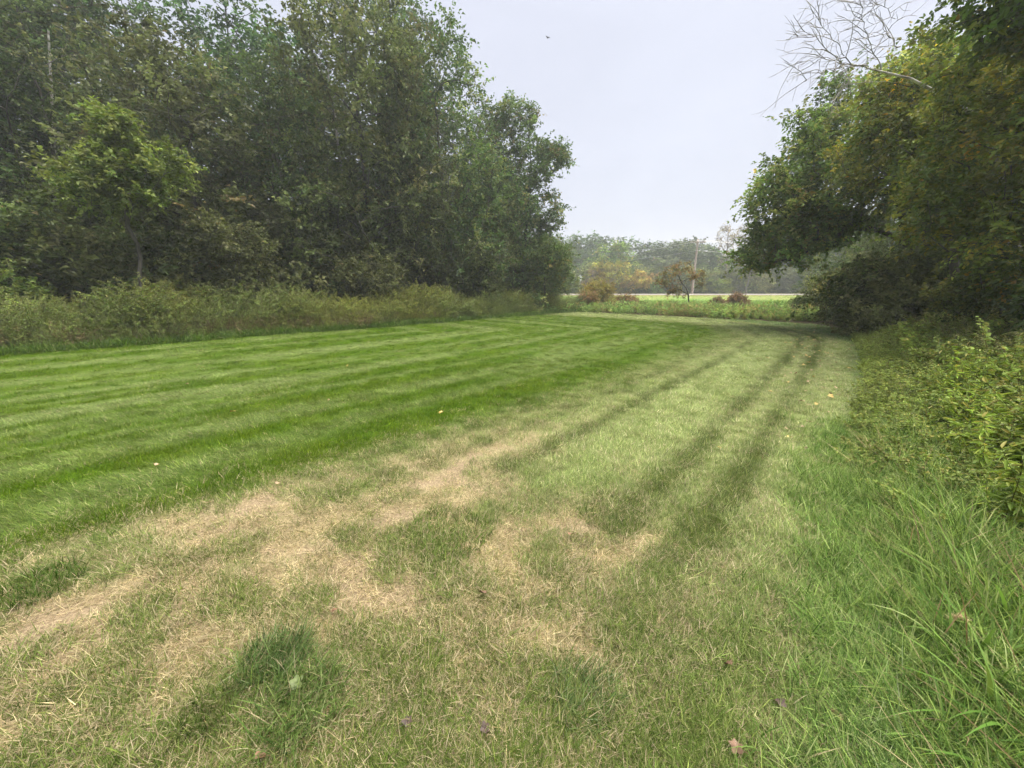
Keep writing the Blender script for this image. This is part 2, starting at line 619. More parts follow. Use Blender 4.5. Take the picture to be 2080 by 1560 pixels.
def wood_mesh(name, nodes, parent, radius, sel, mat, sides=5):
    i = sel[sel > 0]
    A, B = nodes[parent[i]], nodes[i]
    over = (B - A) * 0.04
    V, F = tube_edges(A - over, B + over, np.minimum(radius[parent[i]], radius[i] * 1.35), radius[i], sides)
    return make_mesh(name, V, [F], [mat], shade_smooth=True)

def crown_mesh(name, rng, tips, tdirs, pal, twigs=7, per=12, spread=0.75, leaf=0.085, mat=None, six=False, droop=0.18, hang=0.15, tipvar=0.32):
    nt = len(tips)
    n1 = nt * twigs
    ti = np.repeat(np.arange(nt), twigs)
    td = norm(tdirs[ti] * .55 + rnd_dir(rng, n1) * .9 + np.array([0, 0, .12]))
    tl = spread * (0.45 + 0.8 * rng.random(n1))
    st = tips[ti] - tdirs[ti] * (rng.random(n1) * .7 * spread)[:, None]
    n2 = n1 * per
    wi = np.repeat(np.arange(n1), per)
    f = rng.random(n2) ** 0.8
    P = st[wi] + td[wi] * (tl[wi] * f)[:, None]
    P[:, 2] -= hang * tl[wi] * f ** 2
    P += rng.normal(0, 0.03, P.shape)
    sd = norm(np.cross(td[wi], np.array([[0, 0, 1.0]])) + 1e-4)
    sgn = np.where(rng.random(n2) < .5, 1, -1)[:, None]
    ax = td[wi] * .6 + sd * sgn * .7 + rng.normal(0, .35, (n2, 3)) - np.array([0, 0, .15])
    nr = np.array([0, 0, .85]) + rng.normal(0, .55, (n2, 3)) + td[wi] * .25
    L = leaf * (0.6 + 0.7 * rng.random(n2))
    W = L * (0.55 + .25 * rng.random(n2))
    # colour: each spray leans to one hue of the palette, single leaves stray
    c_tip = pick_cols(rng, nt, pal)
    c_leaf = pick_cols(rng, n2, pal)
    tix = ti[wi]
    k = (rng.random(n2) < .3)[:, None]
    col = np.where(k, c_leaf, c_tip[tix])
    col = col * np.exp(rng.normal(0, tipvar, nt))[tix][:, None] * np.exp(rng.normal(0, .18, n2))[:, None]
    V, F, C = leaves(P, ax, nr, L, W, np.clip(col, 0.004, .6), six=six, droop=droop)
    return make_mesh(name, V, [F], [mat or M_LEAF], {"leafcol": C})

# palettes (linear reflectances)
G_DARK = [((0.066, 0.100, 0.028), 5), ((0.086, 0.116, 0.034), 4), ((0.115, 0.130, 0.040), 2), ((0.14, 0.120, 0.05), .4)]
G_OLIVE = [((0.096, 0.122, 0.040), 5), ((0.126, 0.144, 0.050), 4), ((0.142, 0.138, 0.054), 1.2), ((0.080, 0.105, 0.034), 2)]
G_BROWN = [((0.130, 0.132, 0.054), 4), ((0.118, 0.134, 0.046), 4), ((0.104, 0.120, 0.038), 3), ((0.20, 0.15, 0.06), .3)]
G_FRESH = [((0.165, 0.215, 0.045), 5), ((0.205, 0.235, 0.055), 3), ((0.120, 0.180, 0.040), 3)]
G_MAPLE = [((0.088, 0.138, 0.038), 5), ((0.120, 0.165, 0.044), 4), ((0.180, 0.190, 0.058), 2.2), ((0.24, 0.19, 0.06), .4)]
G_TURN = [((0.105, 0.135, 0.034), 6), ((0.150, 0.155, 0.040), 4), ((0.23, 0.20, 0.045), 1.0), ((0.33, 0.21, 0.05), .18), ((0.070, 0.105, 0.028), 3)]
G_NEAR = [((0.072, 0.120, 0.028), 5), ((0.098, 0.145, 0.036), 4), ((0.15, 0.17, 0.04), 1.5), ((0.30, 0.19, 0.05), .2)]
G_GOLD = [((0.31, 0.255, 0.075), 4), ((0.28, 0.21, 0.07), 3), ((0.22, 0.225, 0.06), 4), ((0.29, 0.20, 0.09), .5)]
G_RUST = [((0.18, 0.115, 0.065), 4), ((0.15, 0.115, 0.06), 4), ((0.13, 0.13, 0.05), 2)]
G_GREY = [((0.17, 0.145, 0.10), 4), ((0.14, 0.135, 0.07), 3), ((0.20, 0.165, 0.09), 2)]

def build_tree(name, seed, H, lobes, ntips, trunk, pal, bark=None, twigs=7, per=12, spread=.75, leaf=.085, six=False, r_tip=.007, inner=.45, hang=.15):
    """meshes (trunk, branches, crown) of one tree, base at the origin"""
    rng = np.random.default_rng(seed)
    nodes, parent, radius, m, tips, td = grow(rng, lobes, ntips, trunk, r_tip=r_tip, inner=inner)
    bark = bark or M_BARK
    radius[:3] *= np.array([1.35, 1.15, 1.05])
    parts = [("trunk", wood_mesh(name + "_trunk", nodes, parent, radius, np.arange(1, m), bark, 9)),
             ("branches", wood_mesh(name + "_branches", nodes, parent, radius, np.arange(m, len(nodes)), bark, 4))]
    if per > 0:
        parts.append(("crown", crown_mesh(name + "_crown", rng, tips, td, pal, twigs, per, spread, leaf, six=six, hang=hang)))
    return parts

def place_tree(parts, name, loc, rz, scale, label, cat="tree", group=None, tint=(1, 1, 1)):
    root = tag(empty(name, loc, rz, scale), label, cat, group)
    for pn, me in parts:
        o = put(pn, me, root)
        if pn != "trunk": o["kind"] = "stuff"
        o.color = (*tint, 1)
    return root

# crown shapes, unit tree heights in metres
def broad(H, R, low=0.05, lobes=7, seed=0, flat=1.0):
    r = np.random.default_rng(seed)
    out = [(0, 0, H * .58, R * .85, R * .85, H * .36, 4.0), (0, 0, H * .85, R * .55, R * .55, H * .14, 1.2), (0, 0, H * .25, R * .8, R * .8, H * .2, 1.6)]
    for i in range(lobes):
        a = 2 * pi * i / lobes + r.uniform(-.4, .4)
        z = H * r.uniform(low + .14, .78)
        k = R * (0.62 if z > .5 * H else .72)
        out.append((cos(a) * k, sin(a) * k, z, R * .42, R * .42, H * .14 * flat, 1.0))
    return out

def straight(H, r, top=.9, lean=(0, 0), fork=0):
    rr = np.random.default_rng(r)
    k = 9
    return [(lean[0] * (i / k) ** 1.4 + rr.normal(0, .06) * (i > 0), lean[1] * (i / k) ** 1.4 + rr.normal(0, .06) * (i > 0), H * top * i / k) for i in range(k + 1)]

# six woodland crowns, shared by the trees of the woods
WOOD = []
for i, (H, R, nt, pal, low) in enumerate([(13, 4.0, 520, G_DARK, .0), (12, 3.8, 500, G_OLIVE, .0), (14, 4.2, 540, G_OLIVE, .0),
                                         (11, 3.7, 480, G_BROWN, .0), (13, 3.9, 500, G_MAPLE, .0), (12.5, 3.8, 500, G_DARK, .0)]):
    WOOD.append(build_tree("woodland_%d" % i, 100 + i, H, broad(H, R, low, 13, i), nt, straight(H, i, .8), pal, spread=.85, leaf=(.125, .15, .13, .17, .14, .11)[i], per=(12, 10, 11, 9, 11, 14)[i], twigs=6, inner=.55, r_tip=.0095))
FAR = []
for i, pal in enumerate([G_DARK, G_MAPLE, G_OLIVE, G_BROWN]):
    FAR.append(build_tree("far_crown_%d" % i, 150 + i, 12, broad(12, 4.6, 0, 12, 20 + i), 330, straight(12, i, .8), pal, spread=1.1, leaf=.34, per=7, twigs=5, inner=.6))
WOODH = [13, 12, 14, 11, 13, 12.5]

used_labels = set()
def wood(i, u, y, vtop, wide, label, tint=(1, 1, 1), vref=600, name="woodland_tree", group="trees of the woods beyond the mown strip", rz=None):
    """one tree with its trunk standing at pixel column u (foot line), depth y, and its top at row vtop"""
    y = y + 4.0
    x = x_for(u, vref, y)
    H = height_for(vtop, y)
    s = H / (WOODH[i] * 1.0)
    rz = RNG.uniform(0, 6.28) if rz is None else rz
    return place_tree(WOOD[i], name, (x, y, 0), rz, (s * wide, s * wide, s), label, "tree", group, tint)

# far side woods: front row, from the near end to the far end
wood(1, -330, 9.5, -420, 1.0, "olive tree at the frame edge whose trunk stands out of view", (1.06, 1.17, 1.17))
wood(0, -60, 12.0, -260, 1.0, "tall dark green tree behind the small bright bush", (1.09, 1.26, 1.26))
wood(2, 190, 14.0, -120, .95, "olive crowned tree behind the bright green sapling", (0.83, 0.91, 0.91))
wood(3, 430, 14.5, 60, 1.05, "brownish tree beside the bright green sapling", (1.06, 1.1, 1.17))
wood(5, 590, 17.0, 90, 1.0, "dull green tree whose rounded top ends below the sky gap", (0.95, 1.05, 0.94))
wood(1, 760, 18.0, -40, .9, "tall brown tinged tree below the bare twigs with its dark trunk showing", (1.29, 1.28, 1.28))
wood(4, 905, 21.0, 20, .9, "tall green tree with its sunlit outer edge against the sky", (0.94, 1.03, 1.09))
wood(2, 850, 19.5, 190, .9, "olive and brown tree standing in front of the tall sunlit tree", (1.17, 1.16, 1.22))
wood(4, 1000, 24.0, 190, .85, "mid green tree sloping down towards the end of the woods", (1.01, 1.13, 1.17))
CY = 28.0
CX = x_for(1060, 600, CY)
def corner(u, v):
    q_ = at_depth(u, v, CY)
    return q_[0] - CX, 0, q_[2]
lob = [(*corner(1085, 330), 1.9, 2.0, 1.6, 2.2), (*corner(1125, 318), 1.1, 1.4, .8, 1.2), (*corner(1045, 245), 1.5, 1.6, 1.2, 1.4), (*corner(1100, 430), 1.6, 1.8, 1.3, 1.8),
       (*corner(1030, 400), 2.2, 2.0, 2.2, 1.8), (*corner(1120, 500), 1.5, 1.6, 1.3, 1.4), (*corner(1060, 540), 2.0, 2.0, 1.6, 1.2), (*corner(1000, 300), 1.6, 1.6, 1.6, 1.0)]
parts = build_tree("corner_tree", 410, 10, lob, 430, [(0, 0, 0), (.1, 0, 3), (.3, 0, 6), (.5, 0, 9)], G_MAPLE, leaf=.15, twigs=6, per=11, spread=.75, inner=.5)
place_tree(parts, "woodland_tree", (CX, CY, 0), 0, 1, "airy green tree bulging out over the corner of the woods", "tree", "trees of the woods beyond the mown strip", (1.15, 1.2, 1.3))
wood(3, 990, 22.0, 400, .85, "low brownish tree under the airy corner tree", (1.0, 1.1, 1.04))
wood(5, 1105, 26.0, 465, .72, "short bushy green tree closing the corner of the woods", (0.95, 1.1, 0.94))
# second and third rows
wood(0, 20, 17.5, -330, 1.1, "tall dark tree deep in the woods behind the pale birch stem", (0.89, 1.05, 1.23))
wood(5, 330, 19.5, -130, 1.1, "tall dark tree deep in the woods above the bright sapling", (0.96, 1.13, 1.33))
wood(4, 540, 23.0, -110, 1.1, "tall bluish green tree rising behind the rounded top", (0.69, 0.91, 1.12))
wood(0, 800, 25.5, -60, .95, "tallest dark tree behind the trunk below the bare twigs", (1.0, 1.17, 1.29))
wood(1, 930, 28.0, 120, .95, "dull tree seen through the gaps of the sunlit tree", (0.86, 0.94, 0.99))
wood(2, 190, 22.0, -160, 1.2, "wide dim tree in the back row over the shaded hollow", (0.97, 1.14, 1.28))
wood(3, 660, 27.0, 130, 1.3, "wide dim brown tree in the back row under the sky gap", (0.71, 0.79, 0.83))
wood(0, -160, 19.0, -330, 1.2, "dim tree in the back row at the shaded near end", (0.92, 1.09, 1.22))
wood(5, 1010, 31.0, 300, 1.0, "dim tree behind the corner of the woods", (0.85, 1.0, 1.11))
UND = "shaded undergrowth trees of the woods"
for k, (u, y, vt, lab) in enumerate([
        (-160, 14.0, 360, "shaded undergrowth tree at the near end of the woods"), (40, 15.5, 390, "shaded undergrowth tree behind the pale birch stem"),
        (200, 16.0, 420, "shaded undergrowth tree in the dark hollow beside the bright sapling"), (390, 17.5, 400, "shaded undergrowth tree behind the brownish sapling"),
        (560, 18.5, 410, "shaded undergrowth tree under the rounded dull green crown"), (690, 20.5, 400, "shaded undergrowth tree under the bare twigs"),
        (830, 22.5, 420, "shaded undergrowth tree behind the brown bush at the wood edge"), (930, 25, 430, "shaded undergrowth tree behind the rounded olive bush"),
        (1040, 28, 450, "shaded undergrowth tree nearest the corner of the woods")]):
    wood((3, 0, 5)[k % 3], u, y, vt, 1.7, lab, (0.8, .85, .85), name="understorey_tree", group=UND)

# bright sapling and bushes before the woods
def sapling(name, seed, H, R, pal, ntips, label, loc, leaf=.1, cat="bush", twigs=6, per=11, spread=.55, tint=(1, 1, 1), stems=3, lowz=.2, six=False, lean=(0, 0), bark=None, group=None, inner=.35):
    r = np.random.default_rng(seed)
    lob = [(lean[0] * .6, lean[1] * .6, H * .58, R * .8, R * .8, H * .36, 3)]
    for i in range(6):
        a = i * 1.05 + r.uniform(-.3, .3)
        lob.append((cos(a) * R * .6 + lean[0] * .6, sin(a) * R * .6 + lean[1] * .6, H * r.uniform(lowz + .1, .8), R * .42, R * .42, H * .16, .8))
    parts = build_tree(name, seed, H, lob, ntips, straight(H, seed, .8, lean), pal, leaf=leaf, twigs=twigs, per=per, spread=spread, r_tip=.005, six=six, bark=bark, inner=inner)
    return place_tree(parts, name, loc, 0, 1.0, label, cat, group, tint)

p = at_depth(300, 600, 13.4)
lob = [(0, 0, 5.2, 1.3, 1.1, 1.0, 3), (.4, -.2, 6.3, .7, .7, .6, 1), (-1.1, -.2, 4.8, .8, .7, .5, 1), (1.4, -.2, 5.2, .9, .7, .7, 1.2), (0, -.6, 4.4, 1.6, .8, .4, .9)]
parts = build_tree("sapling", 301, 7.2, lob, 190, straight(6.8, 3, .9), G_FRESH, leaf=.12, twigs=6, per=12, spread=.6, six=True)
place_tree(parts, "sapling", (p[0], 13.4, 0), 0, 1, "bright yellow green sapling standing out against the dark woods", "tree")
sapling("brown_sapling", 302, 4.6, 1.5, G_BROWN, 110, "brownish leaved sapling beside the bright green one", (x_for(490, 600, 16.0), 16.0, 0), leaf=.11, six=True)
sapling("bush", 303, 2.5, 1.0, G_FRESH, 90, "small bright green bush by the weeds at the near end of the woods", (x_for(20, 600, 12.2), 12.2, 0), leaf=.1, tint=(.8, .85, .8), six=True)
sapling("bush", 304, 2.5, .8, G_DARK, 60, "thin dark bush standing below the bright sapling", (x_for(225, 600, 14.2), 14.2, 0), leaf=.1, six=True)
sapling("bush", 305, 3.6, 1.7, G_BROWN, 130, "brown leaved bush at the wood edge under the tall trees", (x_for(760, 600, 19.4), 19.4, 0), leaf=.11)
sapling("bush", 306, 4.4, 2.0, G_OLIVE, 160, "rounded olive bush beside the weeds near the corner of the woods", (x_for(960, 600, 23.6), 23.6, 0), leaf=.12)
sapling("bush", 307, 5.0, 2.0, G_MAPLE, 190, "dense green bush closing the corner of the woods", (x_for(1108, 600, 26.2), 26.2, 0), leaf=.12, lowz=.02)

# bare twigs in the sky gap, pale birch stem in the shade
rng = np.random.default_rng(55)
H = height_for(25, 24)
parts = build_tree("bare_tree", 56, H, [(0, 0, H * .86, 1.0, 1.0, H * .13, 1), (0, 0, H * .7, 1.2, 1.2, H * .1, .5)], 70, straight(H, 8, .85), G_GREY, bark=M_TWIG, per=0, r_tip=.012)
place_tree(parts, "bare_tree", (x_for(685, 300, 24), 24, 0), 0, 1, "bare grey twigs poking up into the sky gap of the woods", "tree")
a, b = at_depth(112, 470, 18.2), at_depth(98, 60, 18.2)
P = np.array([[a[0] + .1, 18.2, 0], [a[0], 18.2, a[2]], [(a[0] + b[0]) / 2 + .08, 18.2, (a[2] + b[2]) / 2], b])
V, F = tube_path(P, [.09, .075, .06, .03], 8)
root = tag(empty("birch_tree", (0, 0, 0)), "slender pale birch stem glimpsed among the dark leaves", "tree")
put("trunk", make_mesh("birch_trunk", V, [F], [M_BIRCH], shade_smooth=True), root)

# ------------------------------------------------------------------ trees of the near verge
# leaning maple with spreading crown
MX, MY = 16.3, 15.6
trunk = [(0, 0, 0), (-.35, 0, 1.4), (-1.2, -.1, 3.2), (-2.2, -.2, 4.8), (-3.1, -.3, 6.2), (-3.6, -.3, 7.6)]
lob = [(-3.4, -.4, 7.2, 3.0, 2.6, 2.0, 3.2), (-5.4, -.6, 5.6, 2.0, 2.2, 1.3, 2.0), (-6.4, -.4, 4.6, 1.3, 1.8, 1.0, 1.0), (-2.0, -.5, 8.4, 2.2, 2.2, 1.2, 1.4),
       (-0.6, -.5, 6.6, 2.2, 2.2, 1.8, 1.2), (-5.6, .2, 3.5, 1.6, 1.6, .9, .8), (1.2, 0, 7.4, 2.2, 2.2, 1.6, 1.0), (-4.4, -.2, 6.8, 1.7, 2.2, 1.4, 1.0), (-6.1, .3, 3.1, 1.4, 1.6, .9, .9), (-4.6, .6, 3.9, 1.7, 1.6, .9, 1.2), (-3.2, .4, 4.6, 1.6, 1.6, 1.0, 1.0)]
parts = build_tree("leaning_maple", 401, 9.5, lob, 820, trunk, G_MAPLE, leaf=.125, twigs=7, per=12, spread=.7, r_tip=.009, inner=.5)
place_tree(parts, "maple_tree", (MX, MY, 0), 0, 1, "leaning maple with a wide rounded crown reaching over the bend of the mown strip", "tree", tint=(1.6, 1.6, 1.45))

# second leaning stem just before it
trunk = [(0, 0, 0), (-.5, 0, 1.6), (-1.3, 0, 3.2), (-2.2, .1, 5.0), (-2.6, .1, 6.4)]
lob = [(-2.2, 0, 6.6, 1.9, 1.7, 1.5, 2), (-.6, 0, 6.4, 1.7, 1.5, 1.7, 1.5), (-3.2, 0, 5.2, 1.5, 1.4, 1.0, 1), (.8, 0, 5.4, 1.6, 1.4, 1.8, 1.4), (1.6, -.3, 3.6, 1.4, 1.2, 1.3, 1)]
parts = build_tree("turning_tree", 402, 8, lob, 560, trunk, G_TURN, leaf=.105, twigs=7, per=12, spread=.6, r_tip=.008)
place_tree(parts, "turning_tree", (13.6, 11.6, 0), 0, 1, "yellow turning tree standing in front of the leaning maple", "tree", tint=(1.65, 1.6, 1.3))

# near hornbeam-like tree whose sprays hang over the verge
trunk = [(0, 0, 0), (-.1, 0, 1.5), (-.3, 0, 3.2), (-.5, .1, 5.0), (-.7, .2, 7.0)]
lob = [(-1.0, 0, 3.9, 1.9, 1.5, 1.2, 3), (-1.9, .2, 3.0, 1.1, 1.1, .8, 1.2), (-.6, -.5, 2.2, 1.3, 1.2, .9, 1.5), (-1.3, .2, 5.2, 1.5, 1.4, 1.0, 1.5), (.2, 0, 5.6, 1.6, 1.6, 1.6, 1.5), (.4, 0, 3.0, 1.6, 1.6, 1.6, 1.4)]
parts = build_tree("hanging_tree", 403, 7, lob, 520, trunk, G_TURN, leaf=.085, twigs=7, per=13, spread=.5, six=True, r_tip=.006, hang=.3)
place_tree(parts, "hornbeam_tree", (10.6, 7.9, 0), 0, 1, "tree with orange tipped sprays drooping over the verge", "tree", tint=(1.55, 1.55, 1.25))

# tall dark tree filling the upper corner
trunk = [(0, 0, 0), (0, 0, 2), (-.2, 0, 4.5), (-.5, 0, 7), (-.8, 0, 9)]
lob = [(-1.4, 0, 6.6, 1.7, 1.6, 1.2, 3), (-.3, -.3, 7.8, 2.2, 1.8, 1.6, 2), (-2.0, .1, 7.9, 1.2, 1.2, .9, 1), (.6, -.5, 5.0, 1.6, 1.5, 1.5, 1.5)]
parts = build_tree("dark_tree", 404, 9, lob, 520, trunk, G_NEAR, leaf=.095, twigs=7, per=12, spread=.5, six=True, r_tip=.007)
place_tree(parts, "dark_tree", (9.9, 6.9, 0), 0, 1, "dark green tree filling the upper corner above the drooping sprays", "tree", tint=(1.45, 1.5, 1.3))

# low leafy bush at the frame edge
sapling("verge_bush", 405, 2.7, 1.3, G_NEAR, 170, "dark leafy bush behind the tall yellowish weeds", (9.4, 5.9, 0), leaf=.085, per=12, spread=.4, six=True, cat="bush")
sapling("verge_bush", 406, 2.4, 1.4, G_TURN, 150, "orange and green bush in front of the dark hollow", (11.3, 9.0, 0), leaf=.08, per=12, spread=.45, six=True, cat="bush")
sapling("verge_bush", 407, 2.6, 1.3, G_GOLD, 110, "yellowish bush beside the bend of the mown strip", (15.4, 18.2, 0), leaf=.1, cat="bush", tint=(.85, .95, .9))
sapling("verge_bush", 408, 3.2, 1.6, G_OLIVE, 130, "olive bush in the shade under the leaning maple", (16.4, 15.2, 0), leaf=.1, cat="bush", tint=(1.5, 1.55, 1.3))

# the wood behind the near verge
for i, u, y, vt, wd, lab in [
        (4, 1700, 33, 425, 1.2, "green tree of the verge wood past the leaning maple"),
        (0, 1812, 27, 400, 1.1, "dark tree of the verge wood seen under the maple crown"),
        (1, 1840, 23, 330, 1.1, "olive tree of the verge wood behind the leaning trunk"),
        (5, 1915, 20.5, 230, 1.0, "dark tree of the verge wood behind the yellow turning tree"),
        (2, 1990, 18, 110, 1.0, "tall olive tree of the verge wood behind the white dead trunk"),
        (0, 2080, 15, 60, 1.0, "tall dark tree of the verge wood cut by the frame edge"),
        (4, 2200, 11, -40, 1.0, "tall green tree of the verge wood standing out of view"),
        (3, 1800, 36, 390, 1.3, "brownish tree at the back of the verge wood")]:
    H = height_for(vt, y)
    sc = H / WOODH[i]
    place_tree(WOOD[i], "verge_tree", (x_for(u, 600, y), y, 0), RNG.uniform(0, 6), (sc * wd, sc * wd, sc), lab, "tree", "trees of the wood behind the near verge", (1.25, 1.3, 1.15))
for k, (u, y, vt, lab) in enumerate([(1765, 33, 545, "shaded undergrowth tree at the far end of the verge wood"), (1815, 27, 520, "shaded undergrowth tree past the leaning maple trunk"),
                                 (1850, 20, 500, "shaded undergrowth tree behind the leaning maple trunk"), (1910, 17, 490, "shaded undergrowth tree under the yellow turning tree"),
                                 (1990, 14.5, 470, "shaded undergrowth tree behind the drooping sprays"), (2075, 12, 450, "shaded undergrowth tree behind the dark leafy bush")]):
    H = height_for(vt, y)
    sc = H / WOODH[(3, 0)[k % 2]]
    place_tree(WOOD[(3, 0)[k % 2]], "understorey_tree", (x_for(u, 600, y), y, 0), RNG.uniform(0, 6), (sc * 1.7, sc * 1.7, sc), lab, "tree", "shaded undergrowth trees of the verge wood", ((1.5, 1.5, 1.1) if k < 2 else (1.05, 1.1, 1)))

# leaning dead birch whose bare limbs reach into the sky
def dead_birch():
    rng = np.random.default_rng(77)
    root = tag(empty("dead_birch", (0, 0, 0)), "leaning dead birch with white trunk and bare grey limbs against the sky", "tree")
    pts = [np.array([13.4, 9.6, 0]), np.array([11.6, 9.4, 2.6]), at_depth(2005, 250, 9.2), at_depth(1925, 200, 9.0), at_depth(1850, 160, 8.9), at_depth(1760, 138, 8.8)]
    V, F = tube_path(pts, [.12, .09, .05, .036, .022, .013], 9)
    put("trunk", make_mesh("dead_birch_trunk", V, [F], [M_BIRCH], shade_smooth=True), root)
    limbs = [([(1760, 138), (1700, 112), (1660, 78), (1630, 62)], .026), ([(1760, 138), (1715, 128), (1670, 118), (1620, 128)], .022),
             ([(1740, 132), (1690, 140), (1655, 150), (1632, 168)], .018), ([(1790, 145), (1770, 95), (1755, 50), (1750, 12)], .022),
             ([(1715, 116), (1690, 75), (1665, 45), (1650, 28)], .016), ([(1830, 95), (1800, 70), (1788, 60)], .03),
             ([(1820, 40), (1790, 12), (1750, 6)], .012), ([(1745, 134), (1720, 160), (1712, 180)], .010)]
    A, B, RA, RB = [], [], [], []
    def path(ps, r0, r1):
        for i in range(len(ps) - 1):
            A.append(ps[i]); B.append(ps[i + 1])
            RA.append(r0 + (r1 - r0) * i / (len(ps) - 1)); RB.append(r0 + (r1 - r0) * (i + 1) / (len(ps) - 1))
    for li, (pp, r) in enumerate(limbs):
        base = np.array([at_depth(u, v, 8.8 + .15 * li - .1 * k) for k, (u, v) in enumerate(pp)])
        t = np.linspace(0, 1, 14)
        tt = np.linspace(0, 1, len(base))
        ps = np.stack([np.interp(t, tt, base[:, i]) for i in range(3)], 1) + rng.normal(0, .018, (14, 3))
        path(ps, r * .5, .0035)
        for k in range(2, 14):
            if rng.random() < .9:
                d0 = norm(ps[k] - ps[k - 1])
                d = norm(d0 * .9 + rng.normal(0, .55, 3) + np.array([-.1, 0, -.05]))
                ln = rng.uniform(.35, .95)
                tw = [ps[k]]
                for q_ in range(5):
                    d = norm(d + rng.normal(0, .16, 3) + np.array([0, 0, -.06]))
                    tw.append(tw[-1] + d * ln / 5)
                path(tw, .007, .003)
                for q_ in range(1, 5):
                    if rng.random() < .75:
                        d2 = norm(d + rng.normal(0, .6, 3))
                        path([tw[q_], tw[q_] + d2 * .14, tw[q_] + d2 * .26 + rng.normal(0, .03, 3)], .004, .0022)
    V, F = tube_edges(np.array(A), np.array(B), np.array(RA), np.array(RB), 4)
    put("branches", make_mesh("dead_birch_branches", V, [F], [M_TWIG]), root)
dead_birch()

# ------------------------------------------------------------------ trees and bushes beyond the mown strip and the road
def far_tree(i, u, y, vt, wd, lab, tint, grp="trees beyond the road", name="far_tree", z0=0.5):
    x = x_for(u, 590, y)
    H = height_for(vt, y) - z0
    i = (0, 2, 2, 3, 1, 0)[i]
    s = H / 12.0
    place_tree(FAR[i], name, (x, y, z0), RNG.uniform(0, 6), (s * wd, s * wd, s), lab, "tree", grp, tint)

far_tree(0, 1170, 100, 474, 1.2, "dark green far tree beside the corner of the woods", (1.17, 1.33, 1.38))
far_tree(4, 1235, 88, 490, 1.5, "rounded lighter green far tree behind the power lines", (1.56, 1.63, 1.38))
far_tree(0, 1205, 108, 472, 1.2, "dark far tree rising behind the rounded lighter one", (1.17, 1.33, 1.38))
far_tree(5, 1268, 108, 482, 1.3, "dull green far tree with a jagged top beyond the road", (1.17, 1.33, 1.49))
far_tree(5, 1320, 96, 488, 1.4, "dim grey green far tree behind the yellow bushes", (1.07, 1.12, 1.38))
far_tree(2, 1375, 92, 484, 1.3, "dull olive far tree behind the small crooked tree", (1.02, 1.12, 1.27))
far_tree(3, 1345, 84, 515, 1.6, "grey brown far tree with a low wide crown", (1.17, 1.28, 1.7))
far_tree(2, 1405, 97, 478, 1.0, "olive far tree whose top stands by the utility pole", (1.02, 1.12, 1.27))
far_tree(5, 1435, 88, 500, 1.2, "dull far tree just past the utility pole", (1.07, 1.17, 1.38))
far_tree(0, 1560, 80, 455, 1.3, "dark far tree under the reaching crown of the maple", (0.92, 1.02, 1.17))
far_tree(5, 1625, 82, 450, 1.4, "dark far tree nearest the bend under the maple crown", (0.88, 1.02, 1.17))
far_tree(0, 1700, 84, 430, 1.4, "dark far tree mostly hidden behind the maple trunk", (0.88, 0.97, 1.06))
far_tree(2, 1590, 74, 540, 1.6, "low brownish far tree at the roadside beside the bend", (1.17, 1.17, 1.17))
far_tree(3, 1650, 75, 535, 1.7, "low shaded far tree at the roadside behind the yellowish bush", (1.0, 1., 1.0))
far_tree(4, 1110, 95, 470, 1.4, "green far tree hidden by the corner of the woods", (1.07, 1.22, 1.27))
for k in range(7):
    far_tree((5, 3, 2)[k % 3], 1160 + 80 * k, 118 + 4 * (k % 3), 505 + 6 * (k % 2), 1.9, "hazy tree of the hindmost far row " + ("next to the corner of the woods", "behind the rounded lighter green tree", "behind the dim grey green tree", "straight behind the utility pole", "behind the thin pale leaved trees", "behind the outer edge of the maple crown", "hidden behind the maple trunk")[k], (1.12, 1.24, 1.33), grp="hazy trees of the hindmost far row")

def thin_tree(seed, u, y, vt, lab, tint, lean=0.):
    H = height_for(vt, y) - .5
    x = x_for(u, 590, y)
    lob = [(lean, 0, H * .78, 1.7, 1.7, H * .2, 2), (lean * .5, 0, H * .5, 1.2, 1.2, H * .12, .6)]
    parts = build_tree("thin_tree", seed, H, lob, 85, straight(H, seed, .95, (lean, 0)), G_GREY, bark=M_GREYBARK, leaf=.16, twigs=5, per=6, spread=.8, r_tip=.018)
    place_tree(parts, "thin_tree", (x, y, .5), 0, 1, lab, "tree", "thin pale leaved trees past the utility pole", tint)
thin_tree(501, 1470, 72, 447, "thin pale leaved tree standing tallest past the utility pole", (1.8, 1.75, 1.7), -.6)
thin_tree(502, 1497, 74, 440, "thin leaning tree between the pale one and the maple crown", (1.2, 1.2, 1.1), .4)
thin_tree(503, 1515, 70, 500, "short crooked thin tree near the roadside under the maple crown", (1.1, 1.1, .9), .7)

def far_bush(seed, u, y, vt, wpx, pal, lab, tint=(1, 1, 1), n=110, z0=.0, leaf=.14, grp=None, per=11):
    H = max(.3, height_for(vt, y) - z0)
    R = wpx / 2 / FPX * y
    sapling("bush", seed, H, R, pal, n, lab, (x_for(u, 600, y), y, z0), leaf=leaf, twigs=6, per=per, spread=min(.6, R * .5), tint=tint, lowz=0.0, group=grp)

